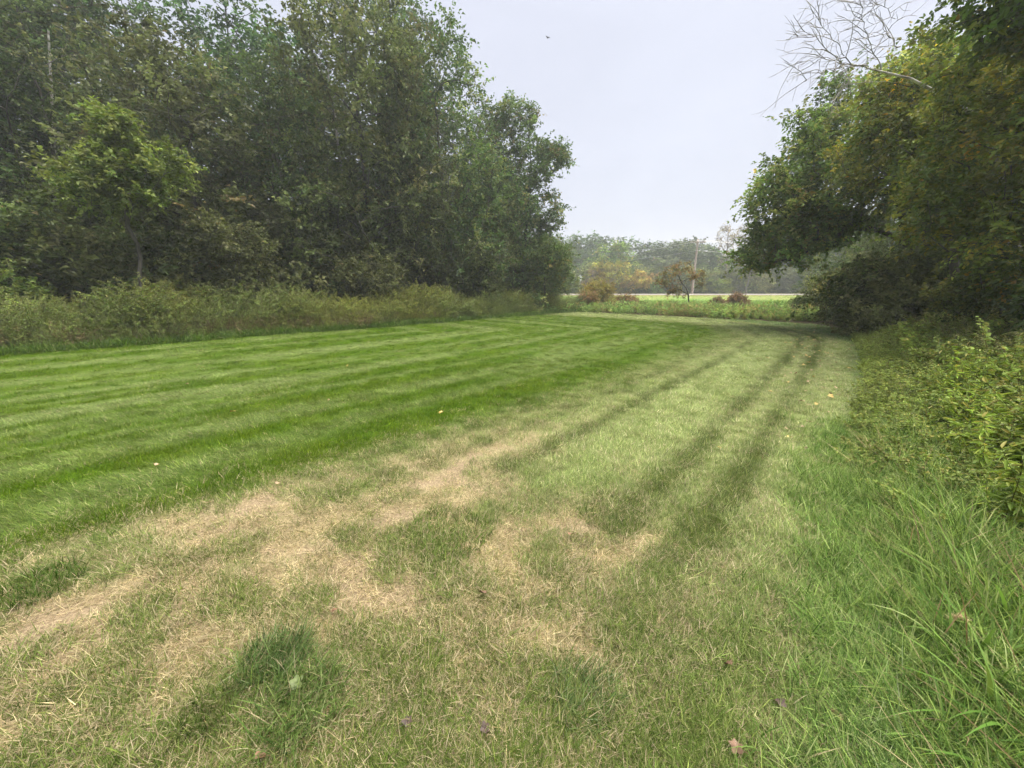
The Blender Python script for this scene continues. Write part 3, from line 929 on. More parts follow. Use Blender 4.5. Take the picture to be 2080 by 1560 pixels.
GB = "autumn bushes this side of the road and along it"
far_bush(601, 1245, 70, 525, 95, G_GOLD, "tall golden bush beyond the road under the power lines", (1.16, 1.28, 1.08), 150, .5, .2, GB)
far_bush(602, 1292, 69, 545, 75, G_GOLD, "rounded pinkish gold bush next to the dark gap", (1.28, 1.16, 1.14), 130, .5, .2, GB)
far_bush(603, 1215, 69, 540, 60, G_GOLD, "yellow bush beside the road sign", (1.16, 1.16, 0.96), 110, .5, .2, GB)
far_bush(604, 1200, 70, 545, 55, G_GREY, "grey leafless looking bush behind the road sign", (1.28, 1.22, 1.44), 90, .5, .16, GB, 6)
far_bush(605, 1330, 70, 562, 50, G_DARK, "dark bush filling the gap past the golden bushes", (1.54, 1.8, 1.56), 90, .5, .18, GB)
far_bush(606, 1215, 31, 566, 70, G_GOLD, "orange tinged bush at the corner of the woods", (0.96, 0.96, 0.84), 150, 0, .1, GB)
far_bush(607, 1195, 29, 590, 45, G_RUST, "small tawny bush below the orange tinged one", (1.67, 1.54, 1.2), 80, 0, .09, GB)
far_bush(608, 1275, 34, 601, 52, G_RUST, "low rust brown bush in the meadow edge", (1.28, 1.09, 0.96), 110, 0, .1, GB)
far_bush(609, 1500, 31, 596, 46, G_RUST, "dark rust brown bush beyond the mown strip", (1.22, 1.03, 0.9), 110, 0, .1, GB)
far_bush(610, 1463, 30.5, 604, 36, G_RUST, "low brown bush next to the dark rust brown one", (1.16, 1.09, 0.96), 70, 0, .1, GB)
far_bush(611, 1425, 72, 560, 40, G_OLIVE, "olive bush at the foot of the utility pole", (1.8, 1.8, 1.56), 80, .5, .18, GB)
far_bush(612, 1465, 71, 560, 46, G_FRESH, "pale green bush by the thin trees", (1.09, 1.09, 1.08), 80, .5, .18, GB)
far_bush(613, 1540, 71, 545, 60, G_BROWN, "brown bush at the roadside under the maple crown", (1.42, 1.42, 1.2), 100, .5, .18, GB)
far_bush(614, 1690, 24, 540, 120, G_OLIVE, "pale olive bush with yellowing leaves next to the bend", (1.6, 1.55, 1.2), 190, 0, .1, GB)
far_bush(615, 1640, 25, 600, 60, G_OLIVE, "low olive bush in the weeds at the bend", (1.42, 1.54, 1.2), 90, 0, .09, GB)
far_bush(616, 1575, 26.5, 622, 60, G_MAPLE, "low green bramble mound at the end of the mown strip", (1.54, 1.93, 1.56), 90, 0, .08, GB)

# small crooked tree in the meadow edge
TY = 31.0
tx = x_for(1398, 620, TY)
def off(u, v):
    q_ = at_depth(u, v, TY)
    return q_[0] - tx, 0, q_[2]
tr = [(0, 0, 0), off(1399, 604), off(1394, 590), off(1386, 575), off(1378, 562), off(1372, 548)]
lob = [(*off(1390, 545), .9, .8, .45, 2), (*off(1360, 552), .7, .6, .4, 1.5), (*off(1415, 560), .7, .6, .35, 1), (*off(1345, 572), .6, .5, .25, .8),
       (*off(1370, 578), 1.1, .8, .6, 2), (*off(1425, 575), .5, .5, .3, .5), (*off(1380, 598), .9, .6, .2, .8)]
parts = build_tree("crooked_tree", 520, 4, lob, 120, tr, [((0.26, 0.19, 0.05), 3), ((0.16, 0.16, .045), 3), ((0.30, .16, .06), 1.5)], leaf=.10, twigs=5, per=8, spread=.35, r_tip=.007)
place_tree(parts, "crooked_tree", (tx, TY, 0), 0, 1, "small crooked tree with thin orange green leaves at the meadow edge", "tree")

# ------------------------------------------------------------------ utility pole, wires, road sign, bird
M_POLE = bark_material("weathered_pole", (0.24, 0.19, 0.15), (0.38, 0.31, 0.26), scale=4, stretch=.1)
M_STEEL = plain_material("galvanised_steel", (0.45, 0.46, 0.47), .45, .8, .12)
M_SIGN = plain_material("white_sign_back", (0.72, 0.73, 0.74), .5, 0, .06)
M_PORC = plain_material("grey_porcelain", (0.5, .5, .5), .3, 0, .05)
M_WIRE = plain_material("bare_wire", (0.55, .55, .56), .4, .6, .05)

def box_mesh(name, c, s, mat, rot=None):
    c, s = np.array(c, float), np.array(s, float) / 2
    bv = 0.12 * s.min()
    import bmesh
    bm = bmesh.new()
    bmesh.ops.create_cube(bm, size=1)
    for v in bm.verts:
        v.co = Vector(tuple(np.array(v.co) * s * 2))
    bmesh.ops.bevel(bm, geom=bm.edges[:], offset=bv, segments=2, affect='EDGES', profile=.7)
    if rot is not None:
        bmesh.ops.rotate(bm, verts=bm.verts, cent=(0, 0, 0), matrix=rot)
    bmesh.ops.translate(bm, verts=bm.verts, vec=tuple(c))
    me = bpy.data.meshes.new(name)
    bm.to_mesh(me)
    bm.free()
    me.materials.append(mat)
    return me

PY = 69.0
pb, ptop = at_depth(1405, 600, PY), at_depth(1418, 486, PY)
pole = tag(empty("utility_pole", (pb[0], PY, .5)), "weathered wooden utility pole with one crossarm beyond the road", "utility pole")
lean = ptop[0] - pb[0]
hp = ptop[2] - .5
lean *= .35
zz = np.linspace(-.4, hp, 12)
V, F = tube_path(np.stack([lean * np.maximum(zz, 0) / hp, 0 * zz, zz], 1), np.linspace(.22, .15, 12), 12)
V = np.vstack([V, [[lean, 0, hp + .02]]])
capf = np.array([[11 * 12 + k, 11 * 12 + (k + 1) % 12, len(V) - 1] for k in range(12)])
put("pole_shaft", make_mesh("pole_shaft", V, [F, capf], [M_POLE], shade_smooth=True), pole)
za = hp - .45
put("crossarm", box_mesh("crossarm", (lean, -.16, za), (2.6, .11, .13), M_POLE), pole)
for sx in (-1, 1):
    V, F = tube_path([(lean + sx * .75, -.2, za - .05), (lean + sx * .05, -.16, za - .7)], [.02, .02], 6)
    put("brace", make_mesh("brace", V, [F], [M_STEEL]), pole)
ins = make_mesh("insulator", *(lambda VF: (VF[0], [VF[1]]))(tube_path([(0, 0, 0), (0, 0, .06), (0, 0, .07), (0, 0, .13), (0, 0, .14), (0, 0, .2), (0, 0, .22)], [.03, .03, .07, .06, .08, .06, .02], 10)), [M_PORC], shade_smooth=True)
ins_pos = [(lean - 1.2, -.16, za + .065), (lean + .45, -.16, za + .065), (lean + 1.2, -.16, za + .065)]
for q_ in ins_pos:
    put("insulator", ins, pole, q_)
V, F = tube_path([(lean + .2, -.1, za - 1.6), (lean + .2, -.1, za - .9)], [.16, .16], 12)

def wire(p0, p1, sag, lab, grp):
    t = np.linspace(0, 1, 24)
    P = p0 + (p1 - p0) * t[:, None]
    P[:, 2] -= sag * 4 * t * (1 - t)
    V, F = tube_path(P, np.full(24, .015), 5)
    return tag(put("power_line", make_mesh("power_line", V, [F], [M_WIRE], shade_smooth=True)), lab, "power line", grp)
base = np.array([pb[0], PY, .5])
tops = [base + np.array(q_) + np.array([0, 0, .2]) for q_ in ins_pos]
low = base + np.array([lean * .8, -.16, hp * .80])
names = ["tied to the crossarm end nearer the woods", "tied beside the pole top", "tied to the crossarm end nearer the maple"]
for k, (tp_, v0) in enumerate(zip(tops, (520, 523, 517))):
    e = at_depth(1120, v0, 104)
    wire(tp_, e, .9, "upper power line running towards the woods, " + names[k], "upper power lines towards the woods")
wire(low, at_depth(1120, 531, 104), .9, "lowest power line running from the utility pole towards the woods", "lower power line towards the woods")
for k, tp_ in enumerate(tops):
    wire(tp_, at_depth(1760, (478, 481, 484)[k], 62), .7, "upper power line running behind the maple, " + names[k], "upper power lines towards the maple")
wire(low, at_depth(1760, 500, 62), .7, "lowest power line running from the utility pole behind the maple", "lower power line towards the maple")

SY = 56.0
c = at_depth(1178.5, 565, SY)
sign = tag(empty("road_sign", (c[0], SY, .55)), "pale diamond road sign seen from behind on its post", "road sign")
from mathutils import Matrix
put("sign_panel", box_mesh("sign_panel", (0, .05, c[2] - .55), (.66, .02, .66), M_SIGN, Matrix.Rotation(pi / 4, 3, 'Y')), sign)
V, F = tube_path([(0, 0, -.2), (0, 0, 1.0), (0, 0, c[2] - .55 + .4)], [.035, .035, .035], 8)
put("post", make_mesh("sign_post", V, [F], [M_STEEL]), sign)

# bird, wings half raised
def bird():
    p = at_depth(1113, 77, 40)
    root = tag(empty("bird", p, .6), "tiny dark bird flying high in the open sky", "bird")
    V, F = tube_path([(0, -.14, .0), (0, -.10, .01), (0, -.02, .02), (0, .07, .015), (0, .10, .035), (0, .135, .04), (0, .16, .035)], [.004, .02, .045, .035, .024, .024, .004], 8)
    m = plain_material("dark_plumage", (.06, .055, .05), .8)
    put("body", make_mesh("bird_body", V, [F], [m], shade_smooth=True), root)
    for sx in (-1, 1):
        pts = np.array([(0.02, .05, .03), (.10, .08, .07), (.20, .05, .09), (.27, -.03, .08), (.19, -.03, .07), (.10, -.04, .05), (.02, -.05, .03)])
        pts[:, 0] *= sx
        V2 = np.vstack([pts, pts - np.array([0, 0, .008])])
        F2 = [[0, 1, 5, 6], [1, 2, 4, 5], [7, 13, 12, 8], [8, 12, 11, 9]]
        T2 = [[2, 3, 4], [9, 11, 10]]
        rim = [[i, (i + 1) % 7, (i + 1) % 7 + 7, i + 7] for i in range(7)]
        put("wing", make_mesh("wing", V2, [np.array(F2 + rim), np.array(T2)], [m]), root)
    V2 = np.array([(-.015, -.12, .0), (.015, -.12, .0), (.035, -.2, .0), (-.035, -.2, .0), (-.015, -.12, -.006), (.015, -.12, -.006), (.035, -.2, -.004), (-.035, -.2, -.004)])
    put("tail", make_mesh("tail", V2, [np.array([[0, 1, 2, 3], [7, 6, 5, 4], [0, 4, 5, 1], [1, 5, 6, 2], [2, 6, 7, 3], [3, 7, 4, 0]])], [m]), root)
bird()

# ------------------------------------------------------------------ grass and weed sources (data only; the scattered objects draw them)
def blades(rng, n, R, L0, L1, W, lean_mean, lean_sd, curl, pal, segs=3, bias=0.0, straw=0.0):
    ang = rng.random(n) * 2 * pi
    rad = R * np.sqrt(rng.random(n))
    P = np.stack([np.cos(ang) * rad, np.sin(ang) * rad, np.full(n, -.006)], 1)
    L = rng.uniform(L0, L1, n)
    hd = rng.random(n) * 2 * pi
    dirh = np.stack([np.cos(hd) + bias, np.sin(hd), 0 * hd], 1)
    dirh = norm(dirh)
    th = np.clip(rng.normal(lean_mean, lean_sd, n), .02, 1.55)
    cu = curl * rng.uniform(.3, 1.3, n)
    side = np.stack([-dirh[:, 1], dirh[:, 0], 0 * hd], 1)
    w = W * rng.uniform(.6, 1.3, n)
    rows = []
    pos = P
    for i in range(segs + 1):
        u = i / segs
        ww = w * (1 - u ** 1.6) * (0.75 if i == 0 else 1)
        if i < segs:
            rows += [pos - side * (ww / 2)[:, None], pos + side * (ww / 2)[:, None]]
        else:
            rows += [pos]
        t = np.minimum(th + cu * (i + .5) / segs, 2.3)
        pos = pos + (dirh * np.sin(t)[:, None] + np.array([0, 0, 1]) * np.cos(t)[:, None]) * (L / segs)[:, None]
    nv = len(rows)
    V = np.stack(rows, 1).reshape(-1, 3)
    b = (np.arange(n) * nv)[:, None]
    F = np.concatenate([b + np.array([[2 * i, 2 * i + 1, 2 * i + 3, 2 * i + 2]]) for i in range(segs - 1)], 0)
    T = b + np.array([[2 * segs - 2, 2 * segs - 1, 2 * segs]])
    col = pick_cols(rng, n, pal) * np.exp(rng.normal(0, .22, n))[:, None]
    dead = rng.random(n) < straw
    scol = pick_cols(rng, n, [((.40, .33, .20), 3), ((.48, .41, .26), 2), ((.28, .23, .13), 2)]) * np.exp(rng.normal(0, .15, n))[:, None]
    col = np.where(dead[:, None], scol, col)
    return V, F, T, np.repeat(col, nv, 0), np.repeat(dead.astype(float), nv)

def blade_src(name, seed, *a, **k):
    V, F, T, C, S = blades(np.random.default_rng(seed), *a, **k)
    return bpy.data.objects.new(name, make_mesh(name, V, [F, T], [M_GRASS], {"leafcol": C, "straw": S}))

ONE = [((1, 1, 1), 5), ((1.3, 1.15, 1.2), 2), ((.65, .75, .6), 2.5), ((2.2, 1.6, 2.8), .9)]
ONE2 = ONE + [((.4, .5, .4), 3), ((1.6, 1.35, 1.5), 1.5)]
DRYP = [((1, 1, 1), 4), ((1.25, 1.3, 1.35), 2), ((.75, .7, .62), 3), ((1.2, 1.18, 1.15), 2), ((.45, .6, .22), 1.2)]
LAWN_SRC = [blade_src("blade_tuft_%d" % i, 900 + i, 70, .11, .035, .07, .0032, .5, .3, .7, ONE, straw=.012) for i in range(4)]
MIX_SRC = [blade_src("mixed_tuft_%d" % i, 905 + i, 75, .11, .03, .075, .003, .75, .4, .6, ONE, straw=.42) for i in range(4)]
LEAN_SRC = [blade_src("pressed_tuft_%d" % i, 910 + i, 70, .11, .04, .085, .0032, .95, .25, .5, ONE, bias=1.2, straw=.02) for i in range(3)]
LONG_SRC = [blade_src("long_tuft_%d" % i, 920 + i, 46, .10, .07, .19, .0042, .5, .3, .9, ONE2, segs=4, bias=.7, straw=.04) for i in range(4)]
DRY_SRC = [blade_src("thatch_tuft_%d" % i, 930 + i, 75, .10, .03, .08, .0022, 1.35, .18, .3, DRYP) for i in range(4)]
RANK_SRC = [blade_src("rank_tuft_%d" % i, 940 + i, 34, .10, .22, .58, .0085, .4, .25, 1.1, ONE2, segs=5, bias=.6) for i in range(4)]
RANK_SRC += [blade_src("broad_tuft_%d" % i, 946 + i, 14, .08, .25, .5, .016, .5, .25, 1.4, ONE2, segs=6, bias=.6) for i in range(2)]
DEAD_SRC = [blade_src("dead_tuft_%d" % i, 950 + i, 26, .08, .3, .6, .0060, 1.0, .3, .7, DRYP, segs=4, bias=.6) for i in range(3)]

def weed_src(name, seed, H, nstem, lv, leaf, aspect, pal, plume=None, lean=.25, spread=.12, branchy=0, six=False):
    rng = np.random.default_rng(seed)
    VV, FF, CC, n0 = [], [], [], 0
    def add(V, F, C):
        nonlocal n0
        VV.append(V); FF.append(F + n0); CC.append(C); n0 += len(V)
    for s in range(nstem):
        a = rng.random() * 2 * pi
        h = H * rng.uniform(.65, 1.05)
        b0 = np.array([cos(a), sin(a), 0]) * spread * rng.random()
        tip = b0 + np.array([cos(a) * lean * h * rng.uniform(.3, 1.3), sin(a) * lean * h * rng.uniform(.3, 1.3), h])
        t = np.linspace(0, 1, 6)
        P = b0 + (tip - b0) * t[:, None] + np.array([cos(a), sin(a), 0]) * (.12 * h * (t ** 2 - t))[:, None]
        V, F = tube_path(P, np.linspace(.005, .002, 6), 3)
        add(V, F, np.tile(np.array([[.12, .10, .045]]), (len(V), 1)))
        axes = [P]
        for bq in range(branchy):
            i = rng.integers(1, 5)
            d = norm(rng.normal(0, 1, 3) * np.array([1, 1, .3]) + np.array([0, 0, .5]))
            Q = P[i] + d * (np.linspace(0, .42 * h, 5))[:, None] * np.array([1, 1, .9])
            V, F = tube_path(Q, np.linspace(.003, .0015, 5), 3)
            add(V, F, np.tile(np.array([[.12, .10, .045]]), (len(V), 1)))
            axes.append(Q)
        for Q in axes:
            n = lv
            f = rng.uniform(.12, 1, n)
            tt = np.linspace(0, 1, len(Q))
            LP = np.stack([np.interp(f, tt, Q[:, i]) for i in range(3)], 1)
            ph = rng.random(n) * 2 * pi
            ax = np.stack([np.cos(ph), np.sin(ph), rng.normal(.15, .35, n)], 1)
            L = leaf * rng.uniform(.55, 1.2, n) * (1.1 - .45 * f)
            col = pick_cols(rng, n, pal) * np.exp(rng.normal(0, .2, n))[:, None]
            V, F, C = leaves(LP, ax, np.array([[0, 0, 1.]]) + rng.normal(0, .35, (n, 3)), L, L * aspect, col, six=six, droop=.25)
            add(V, F, C)
            if plume is not None:
                n = 16
                f = rng.uniform(.82, 1.03, n)
                LP = np.stack([np.interp(f, tt, Q[:, i]) for i in range(3)], 1)
                V, F, C = leaves(LP, rnd_dir(rng, n) + np.array([0, 0, .5]), rnd_dir(rng, n), np.full(n, .045), np.full(n, .02), np.tile(np.array([plume]), (n, 1)) * np.exp(rng.normal(0, .2, (n, 1))), droop=0)
                add(V, F, C)
    me = make_mesh(name, np.vstack(VV), [np.vstack(FF)], [M_LEAF_I], {"leafcol": np.vstack(CC)})
    return bpy.data.objects.new(name, me)

P_WEED = [((0.185, 0.225, 0.060), 5), ((0.245, 0.260, 0.075), 3), ((0.145, 0.195, 0.052), 3), ((0.29, 0.245, .09), .8)]
P_GOLDROD = [((0.18, 0.235, 0.055), 5), ((0.235, 0.265, 0.068), 3), ((0.13, 0.18, 0.045), 3), ((0.29, 0.25, .08), .7)]
P_BRAMB = [((0.155, 0.195, 0.060), 5), ((0.205, 0.235, 0.078), 4), ((0.23, 0.205, 0.075), 1)]
P_DRYW = [((0.21, 0.15, 0.075), 4), ((0.26, 0.19, 0.10), 3), ((0.15, 0.14, .05), 2)]
WEED_SRC = [weed_src("bushy_weed_%d" % i, 960 + i, 1.3, 5, 28, .09, .38, P_WEED, plume=(.23,.22,.10), branchy=2, lean=.32, spread=.2) for i in range(4)]
GOLD_SRC = [weed_src("leafy_stem_%d" % i, 970 + i, 1.1, 2, 44, .15, .27, P_GOLDROD, lean=.2, spread=.12, six=True) for i in range(3)]
BRAM_SRC = [weed_src("bramble_%d" % i, 980 + i, .62, 5, 24, .075, .6, P_BRAMB, branchy=2, lean=.8, spread=.25, six=True) for i in range(3)]
DRYW_SRC = [weed_src("dry_weed_%d" % i, 990 + i, .7, 7, 12, .06, .3, P_DRYW, branchy=1, lean=.5, spread=.2) for i in range(3)]

# ------------------------------------------------------------------ scattering
def scatter(name, pts, rot, scl, idx, tint, sources, label, cat):
    me = make_mesh(name, pts, [], [], {"tint": tint, "scl": scl})
    a = me.attributes.new("rot", 'FLOAT_VECTOR', 'POINT')
    a.data.foreach_set("vector", np.asarray(rot, np.float32).ravel())
    a = me.attributes.new("idx", 'INT', 'POINT')
    a.data.foreach_set("value", np.asarray(idx, np.int32))
    o = put(name, me)
    tag(o, label, cat, kind="stuff")
    g = bpy.data.node_groups.new(name + "_scatter", 'GeometryNodeTree')
    g.interface.new_socket("Geometry", in_out='INPUT', socket_type='NodeSocketGeometry')
    g.interface.new_socket("Geometry", in_out='OUTPUT', socket_type='NodeSocketGeometry')
    n, l = g.nodes, g.links
    gi, go = n.new('NodeGroupInput'), n.new('NodeGroupOutput')
    iop = n.new('GeometryNodeInstanceOnPoints')
    join = n.new('GeometryNodeJoinGeometry')
    for s in reversed(sources):
        oi = n.new('GeometryNodeObjectInfo')
        oi.inputs['Object'].default_value = s
        oi.inputs['As Instance'].default_value = True
        l.new(oi.outputs['Geometry'], join.inputs[0])
    def na(nm, typ):
        x = n.new('GeometryNodeInputNamedAttribute')
        x.data_type = typ
        x.inputs['Name'].default_value = nm
        return x.outputs['Attribute']
    e2r = n.new('FunctionNodeEulerToRotation')
    l.new(na("rot", 'FLOAT_VECTOR'), e2r.inputs[0])
    l.new(gi.outputs[0], iop.inputs['Points'])
    l.new(join.outputs[0], iop.inputs['Instance'])
    iop.inputs['Pick Instance'].default_value = True
    l.new(na("idx", 'INT'), iop.inputs['Instance Index'])
    l.new(e2r.outputs[0], iop.inputs['Rotation'])
    l.new(na("scl", 'FLOAT'), iop.inputs['Scale'])
    l.new(iop.outputs[0], go.inputs[0])
    md = o.modifiers.new("scatter", 'NODES')
    md.node_group = g
    return o

def sample_view(rng, n, r0, r1, half=68, power=1.0):
    """points around the camera, denser close to it"""
    r = r0 * (r1 / r0) ** rng.random(n) if power == 1 else np.sqrt(rng.uniform(r0 ** 2, r1 ** 2, n))
    a = np.radians(rng.uniform(-half, half, n))
    return r * np.sin(a), r * np.cos(a)

def rots(rng, n, head=None, tilt=.12):
    h = rng.random(n) * 2 * pi if head is None else head
    return np.stack([rng.normal(0, tilt, n), rng.normal(0, tilt, n), h], 1)

def grass_layers():
    rng = np.random.default_rng(4242)
    # candidate points: log-radial, so that detail follows distance, plus an even layer farther off
    x1, y1 = sample_view(rng, 30000, .55, 9, 72)
    x2, y2 = sample_view(rng, 62000, 5, 33, 72, 2)
    x, y = np.concatenate([x1, x2]), np.concatenate([y1, y2])
    k = in_lawn(x, y, -.02)
    x, y = x[k], y[k]
    r = np.hypot(x, y)
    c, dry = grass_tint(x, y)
    d, light, _, rut, pale, lush, patch, patch2 = lawn_zone(x, y)
    s, w = sw(x, y)
    z = terrain_z(x, y)
    bare = smooth(.5, .95, dry)
    u = rng.random(len(x))
    thin = smooth(.50, .85, dry) * smooth(.42, .60, fbm(x * 2.6, y * 2.6, 191, 4)) * (1 - smooth(4, 7, r))
    gone = rng.random(len(x)) < .68 * thin
    is_long = ~gone & (u < .55 * lush + .25 * smooth(.55, .75, patch) * (1 - smooth(3, 7, r)) * (1 - bare)) & (r < 9)
    is_dry = ~is_long & ~gone & (rng.random(len(x)) < np.clip(dry * .85, 0, .66))
    is_green = ~is_long & ~is_dry & ~gone & ~(rng.random(len(x)) < .6 * smooth(.45, .8, dry))
    # brush direction: along the strip, alternating with the stripes
    head0 = math.atan2(D[1], D[0])
    head = np.where(light > .35, head0 + pi, head0) + rng.normal(0, .7, len(x))
    tv = np.exp(rng.normal(0, .2, len(x)))[:, None]
    big = 1 + .45 * smooth(8, 25, r)
    def go(mask, name, srcs, scl, tint, lab, cat, hd):
        n = mask.sum()
        scatter(name, np.stack([x, y, z], 1)[mask], rots(rng, n, hd[mask]), scl[mask], rng.integers(0, len(srcs), n), tint[mask], srcs, lab, cat)
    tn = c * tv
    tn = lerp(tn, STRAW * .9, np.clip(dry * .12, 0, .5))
    is_mix = is_green & (rng.random(len(x)) < np.clip(.15 * (1 - smooth(2.6, 5, d)) + 1.6 * dry, .02, .85))
    is_green = is_green & ~is_mix
    lean_pick = is_green & ((light > .35) | (rut > .3) | (rng.random(len(x)) < .3))
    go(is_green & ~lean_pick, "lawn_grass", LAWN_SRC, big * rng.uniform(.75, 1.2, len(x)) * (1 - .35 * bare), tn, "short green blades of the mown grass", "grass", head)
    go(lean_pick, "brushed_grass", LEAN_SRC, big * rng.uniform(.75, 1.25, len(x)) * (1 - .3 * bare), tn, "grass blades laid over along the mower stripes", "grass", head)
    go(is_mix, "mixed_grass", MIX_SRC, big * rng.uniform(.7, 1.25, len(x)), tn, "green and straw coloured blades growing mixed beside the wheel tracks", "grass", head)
    go(is_long, "long_grass", LONG_SRC, rng.uniform(.55, 1.0, len(x)) * (.6 + .5 * lush), tn * np.array([.92, 1.0, .9]), "longer lax grass tufts in the mown strip and along its verge", "grass", head + rng.normal(0, .6, len(x)))
    go(is_dry, "dry_grass", DRY_SRC, big * rng.uniform(.7, 1.2, len(x)), (STRAW * np.array([1, .98, .95]))[None] * tv, "dry straw coloured clippings and thatch in the wheel tracks", "dry grass", rng.random(len(x)) * 6.28)
grass_layers()

def verge_layers():
    rng = np.random.default_rng(777)
    # ---- near verge: rank grass at its foot, brambles, leafy stems, bushy weeds farther on
    n = 5600
    s = rng.uniform(-1.0, 24.5, n)
    dw = rng.exponential(1.6, n)
    w = verge_w(s) + dw - .1
    x, y = xy(s, w)
    k = (dw < 5.5) & (np.hypot(x, y) > .9) & (y > -.6)
    s, dw, x, y = s[k], dw[k], x[k], y[k]
    n = len(s)
    near = 1 - smooth(3.2, 5.2, s)
    clump = fbm(x * .55, y * .55, 141, 3)
    rank = rng.random(n) < near * (1.0 - .5 * smooth(.5, 1.6, dw)) + .10 * (1 - smooth(.6, 1.6, dw))
    leafy = ~rank & (s > 2.8) & (s < 8.5) & (dw > .7) & (rng.random(n) < .9 * smooth(.36, .52, clump + .12 * (1 - smooth(5, 7, s))))
    bram = ~rank & ~leafy & ((dw < 1.5) | (rng.random(n) < .45)) & (s > 2.3)
    bush = ~rank & ~leafy & ~bram & (s > 3.5)
    dead = rank & (rng.random(n) < .24) & (dw > .2)
    rank = rank & ~dead
    rise = smooth(0, 2.2, dw) * (.55 + .9 * fbm(x * 1.1, y * 1.1, 161, 3))
    def go(m, name, src, sc, tint, lab, cat, z=0):
        q_ = m.sum()
        if q_ == 0: return
        scatter(name, np.stack([x[m], y[m], terrain_z(x[m], y[m]) + z], 1), rots(rng, q_, None, .2), sc[m], rng.integers(0, len(src), q_), tint[m], src, lab, cat)
    tv = np.exp(rng.normal(0, .22, n))[:, None]
    hue = lerp(np.array([[1.0, 1.0, .95]]) + 0 * x[:, None], np.array([1.06, 1.1, .95]), smooth(.45, .62, fbm(x * .9, y * .9, 151, 3)))
    ones = tv * hue
    go(rank, "rank_grass", RANK_SRC, rng.uniform(.45, 1.0, n) * (.45 + .6 * smooth(0, .6, dw)), np.array([[.155, .235, .050]]) * tv, "tall rank green grass leaning over the near verge", "grass")
    go(dead, "dead_grass", DEAD_SRC, rng.uniform(.7, 1.2, n), np.array([[.30, .22, .13]]) * tv, "dead straw stems bent over among the rank grass", "dry grass")
    go(leafy, "leafy_weeds", GOLD_SRC, rng.uniform(.5, 1.1, n) * (.4 + .75 * rise), ones * np.array([1.15, 1.2, 1.0]), "yellowish green leafy weeds crowding the near verge", "weeds")
    go(bram, "bramble_weeds", BRAM_SRC, rng.uniform(.35, 1.2, n) * (.35 + .95 * rise), ones * np.array([1.35, 1.4, 1.2]) * (1 + .25 * smooth(6, 10, s))[:, None], "low bramble tangle edging the bend of the mown strip", "weeds")  # tint lifted farther along to make up for shade under the trees
    go(bush, "verge_weeds", WEED_SRC, rng.uniform(.3, .8, n), ones * 1.35, "bushy weeds between the brambles and the verge trees", "weeds")
    # grass skirt where the rank grass meets the mown strip
    n = 5200
    s = rng.uniform(-.9, 6, n); dw = np.abs(rng.normal(0, .4, n)) * np.where(rng.random(n) < .25, -.5, 1)
    x, y = xy(s, verge_w(s) + dw)
    k = (y > -.3) & (np.hypot(x, y) > .7)
    s, dw, x, y = s[k], dw[k], x[k], y[k]
    n = len(s)
    tv = np.exp(rng.normal(0, .16, n))[:, None]
    scatter("verge_grass", np.stack([x, y, 0 * x], 1), rots(rng, n, None, .2), rng.uniform(.6, 1.5, n) * (.8 + .7 * smooth(-.1, .5, dw)), rng.integers(0, 4, n), np.array([[.175, .275, .065]]) * tv, LONG_SRC, "soft unmown grass along the near verge", "grass")

    # ---- far side: a waist high band of weeds before the woods
    n = 3900
    s = rng.uniform(-7, 25.5, n)
    dw = rng.uniform(0, 1, n) ** 1.1 * 3.6
    edge = 1.0 * (fbm(s * .8, s * 0 + 1.7, 171, 3) - .42)
    x, y = xy(s, far_w(s) - .1 - dw - np.maximum(edge, -.25))
    n = len(x)
    tv = np.exp(rng.normal(0, .2, n))[:, None] * (.75 + .5 * fbm(x * .6, y * .6, 95, 3))[:, None]
    front = 1 - smooth(.25, .9, dw)
    dryp = front * .38 * (1 - smooth(6, 16, s))
    isdry = rng.random(n) < dryp
    hgt = (.55 + .5 * smooth(0, 1.0, dw)) * (.45 + 1.15 * fbm(x * .75, y * .75, 97, 3)) * (1 - .25 * smooth(12, 24, s))
    ones = np.ones((n, 3)) * tv
    P3 = np.stack([x, y, terrain_z(x, y)], 1)
    m = ~isdry
    hue = lerp(np.array([[.86, .98, .80]]) + 0 * x[:, None], np.array([1.0, 1.02, .66]), smooth(.4, .65, fbm(x * .4, y * .4, 99, 3)))
    scatter("weed_bank", P3[m], rots(rng, m.sum(), None, .14), (hgt * .86 * rng.uniform(.5, 1.3, n))[m], rng.integers(0, 4, m.sum()), (ones * hue)[m], WEED_SRC, "waist high olive weeds along the foot of the woods", "weeds")
    m = isdry
    scatter("dry_weeds", P3[m], rots(rng, m.sum(), None, .2), (rng.uniform(.6, 1.1, n))[m], rng.integers(0, 3, m.sum()), ones[m], DRYW_SRC, "tawny dead stems at the foot of the weed bank", "weeds")

    n = 2600
    s = rng.uniform(-7, 25.5, n); dw = rng.exponential(.35, n) - .15
    x, y = xy(s, far_w(s) - dw)
    scatter("bank_grass", np.stack([x, y, 0 * x], 1), rots(rng, n, None, .25), rng.uniform(1.0, 2.6, n), rng.integers(0, 4, n), np.array([[.085, .150, .024]]) * np.exp(rng.normal(0, .25, n))[:, None], LONG_SRC, "unmown grass fringe at the foot of the weed bank", "grass")

    # ---- end of the strip: low mixed weeds, then the meadow
    n = 2600
    x = rng.uniform(1.5, 26, n); y = rng.uniform(19, 32, n)
    s, w = sw(x, y)
    k = (~in_lawn(x, y, .1)) & (s < S_END + 7.5) & (s > S_END - 4) & (w > far_w(s) - .5)
    x, y = x[k], y[k]; n = len(x)
    tv = np.exp(rng.normal(0, .25, n))[:, None]
    hue = pick_cols(rng, n, [((1.5, 1.7, 1.5), 4), ((1.9, 1.5, 1.7), 2), ((1.2, 1.6, 1.4), 3)])
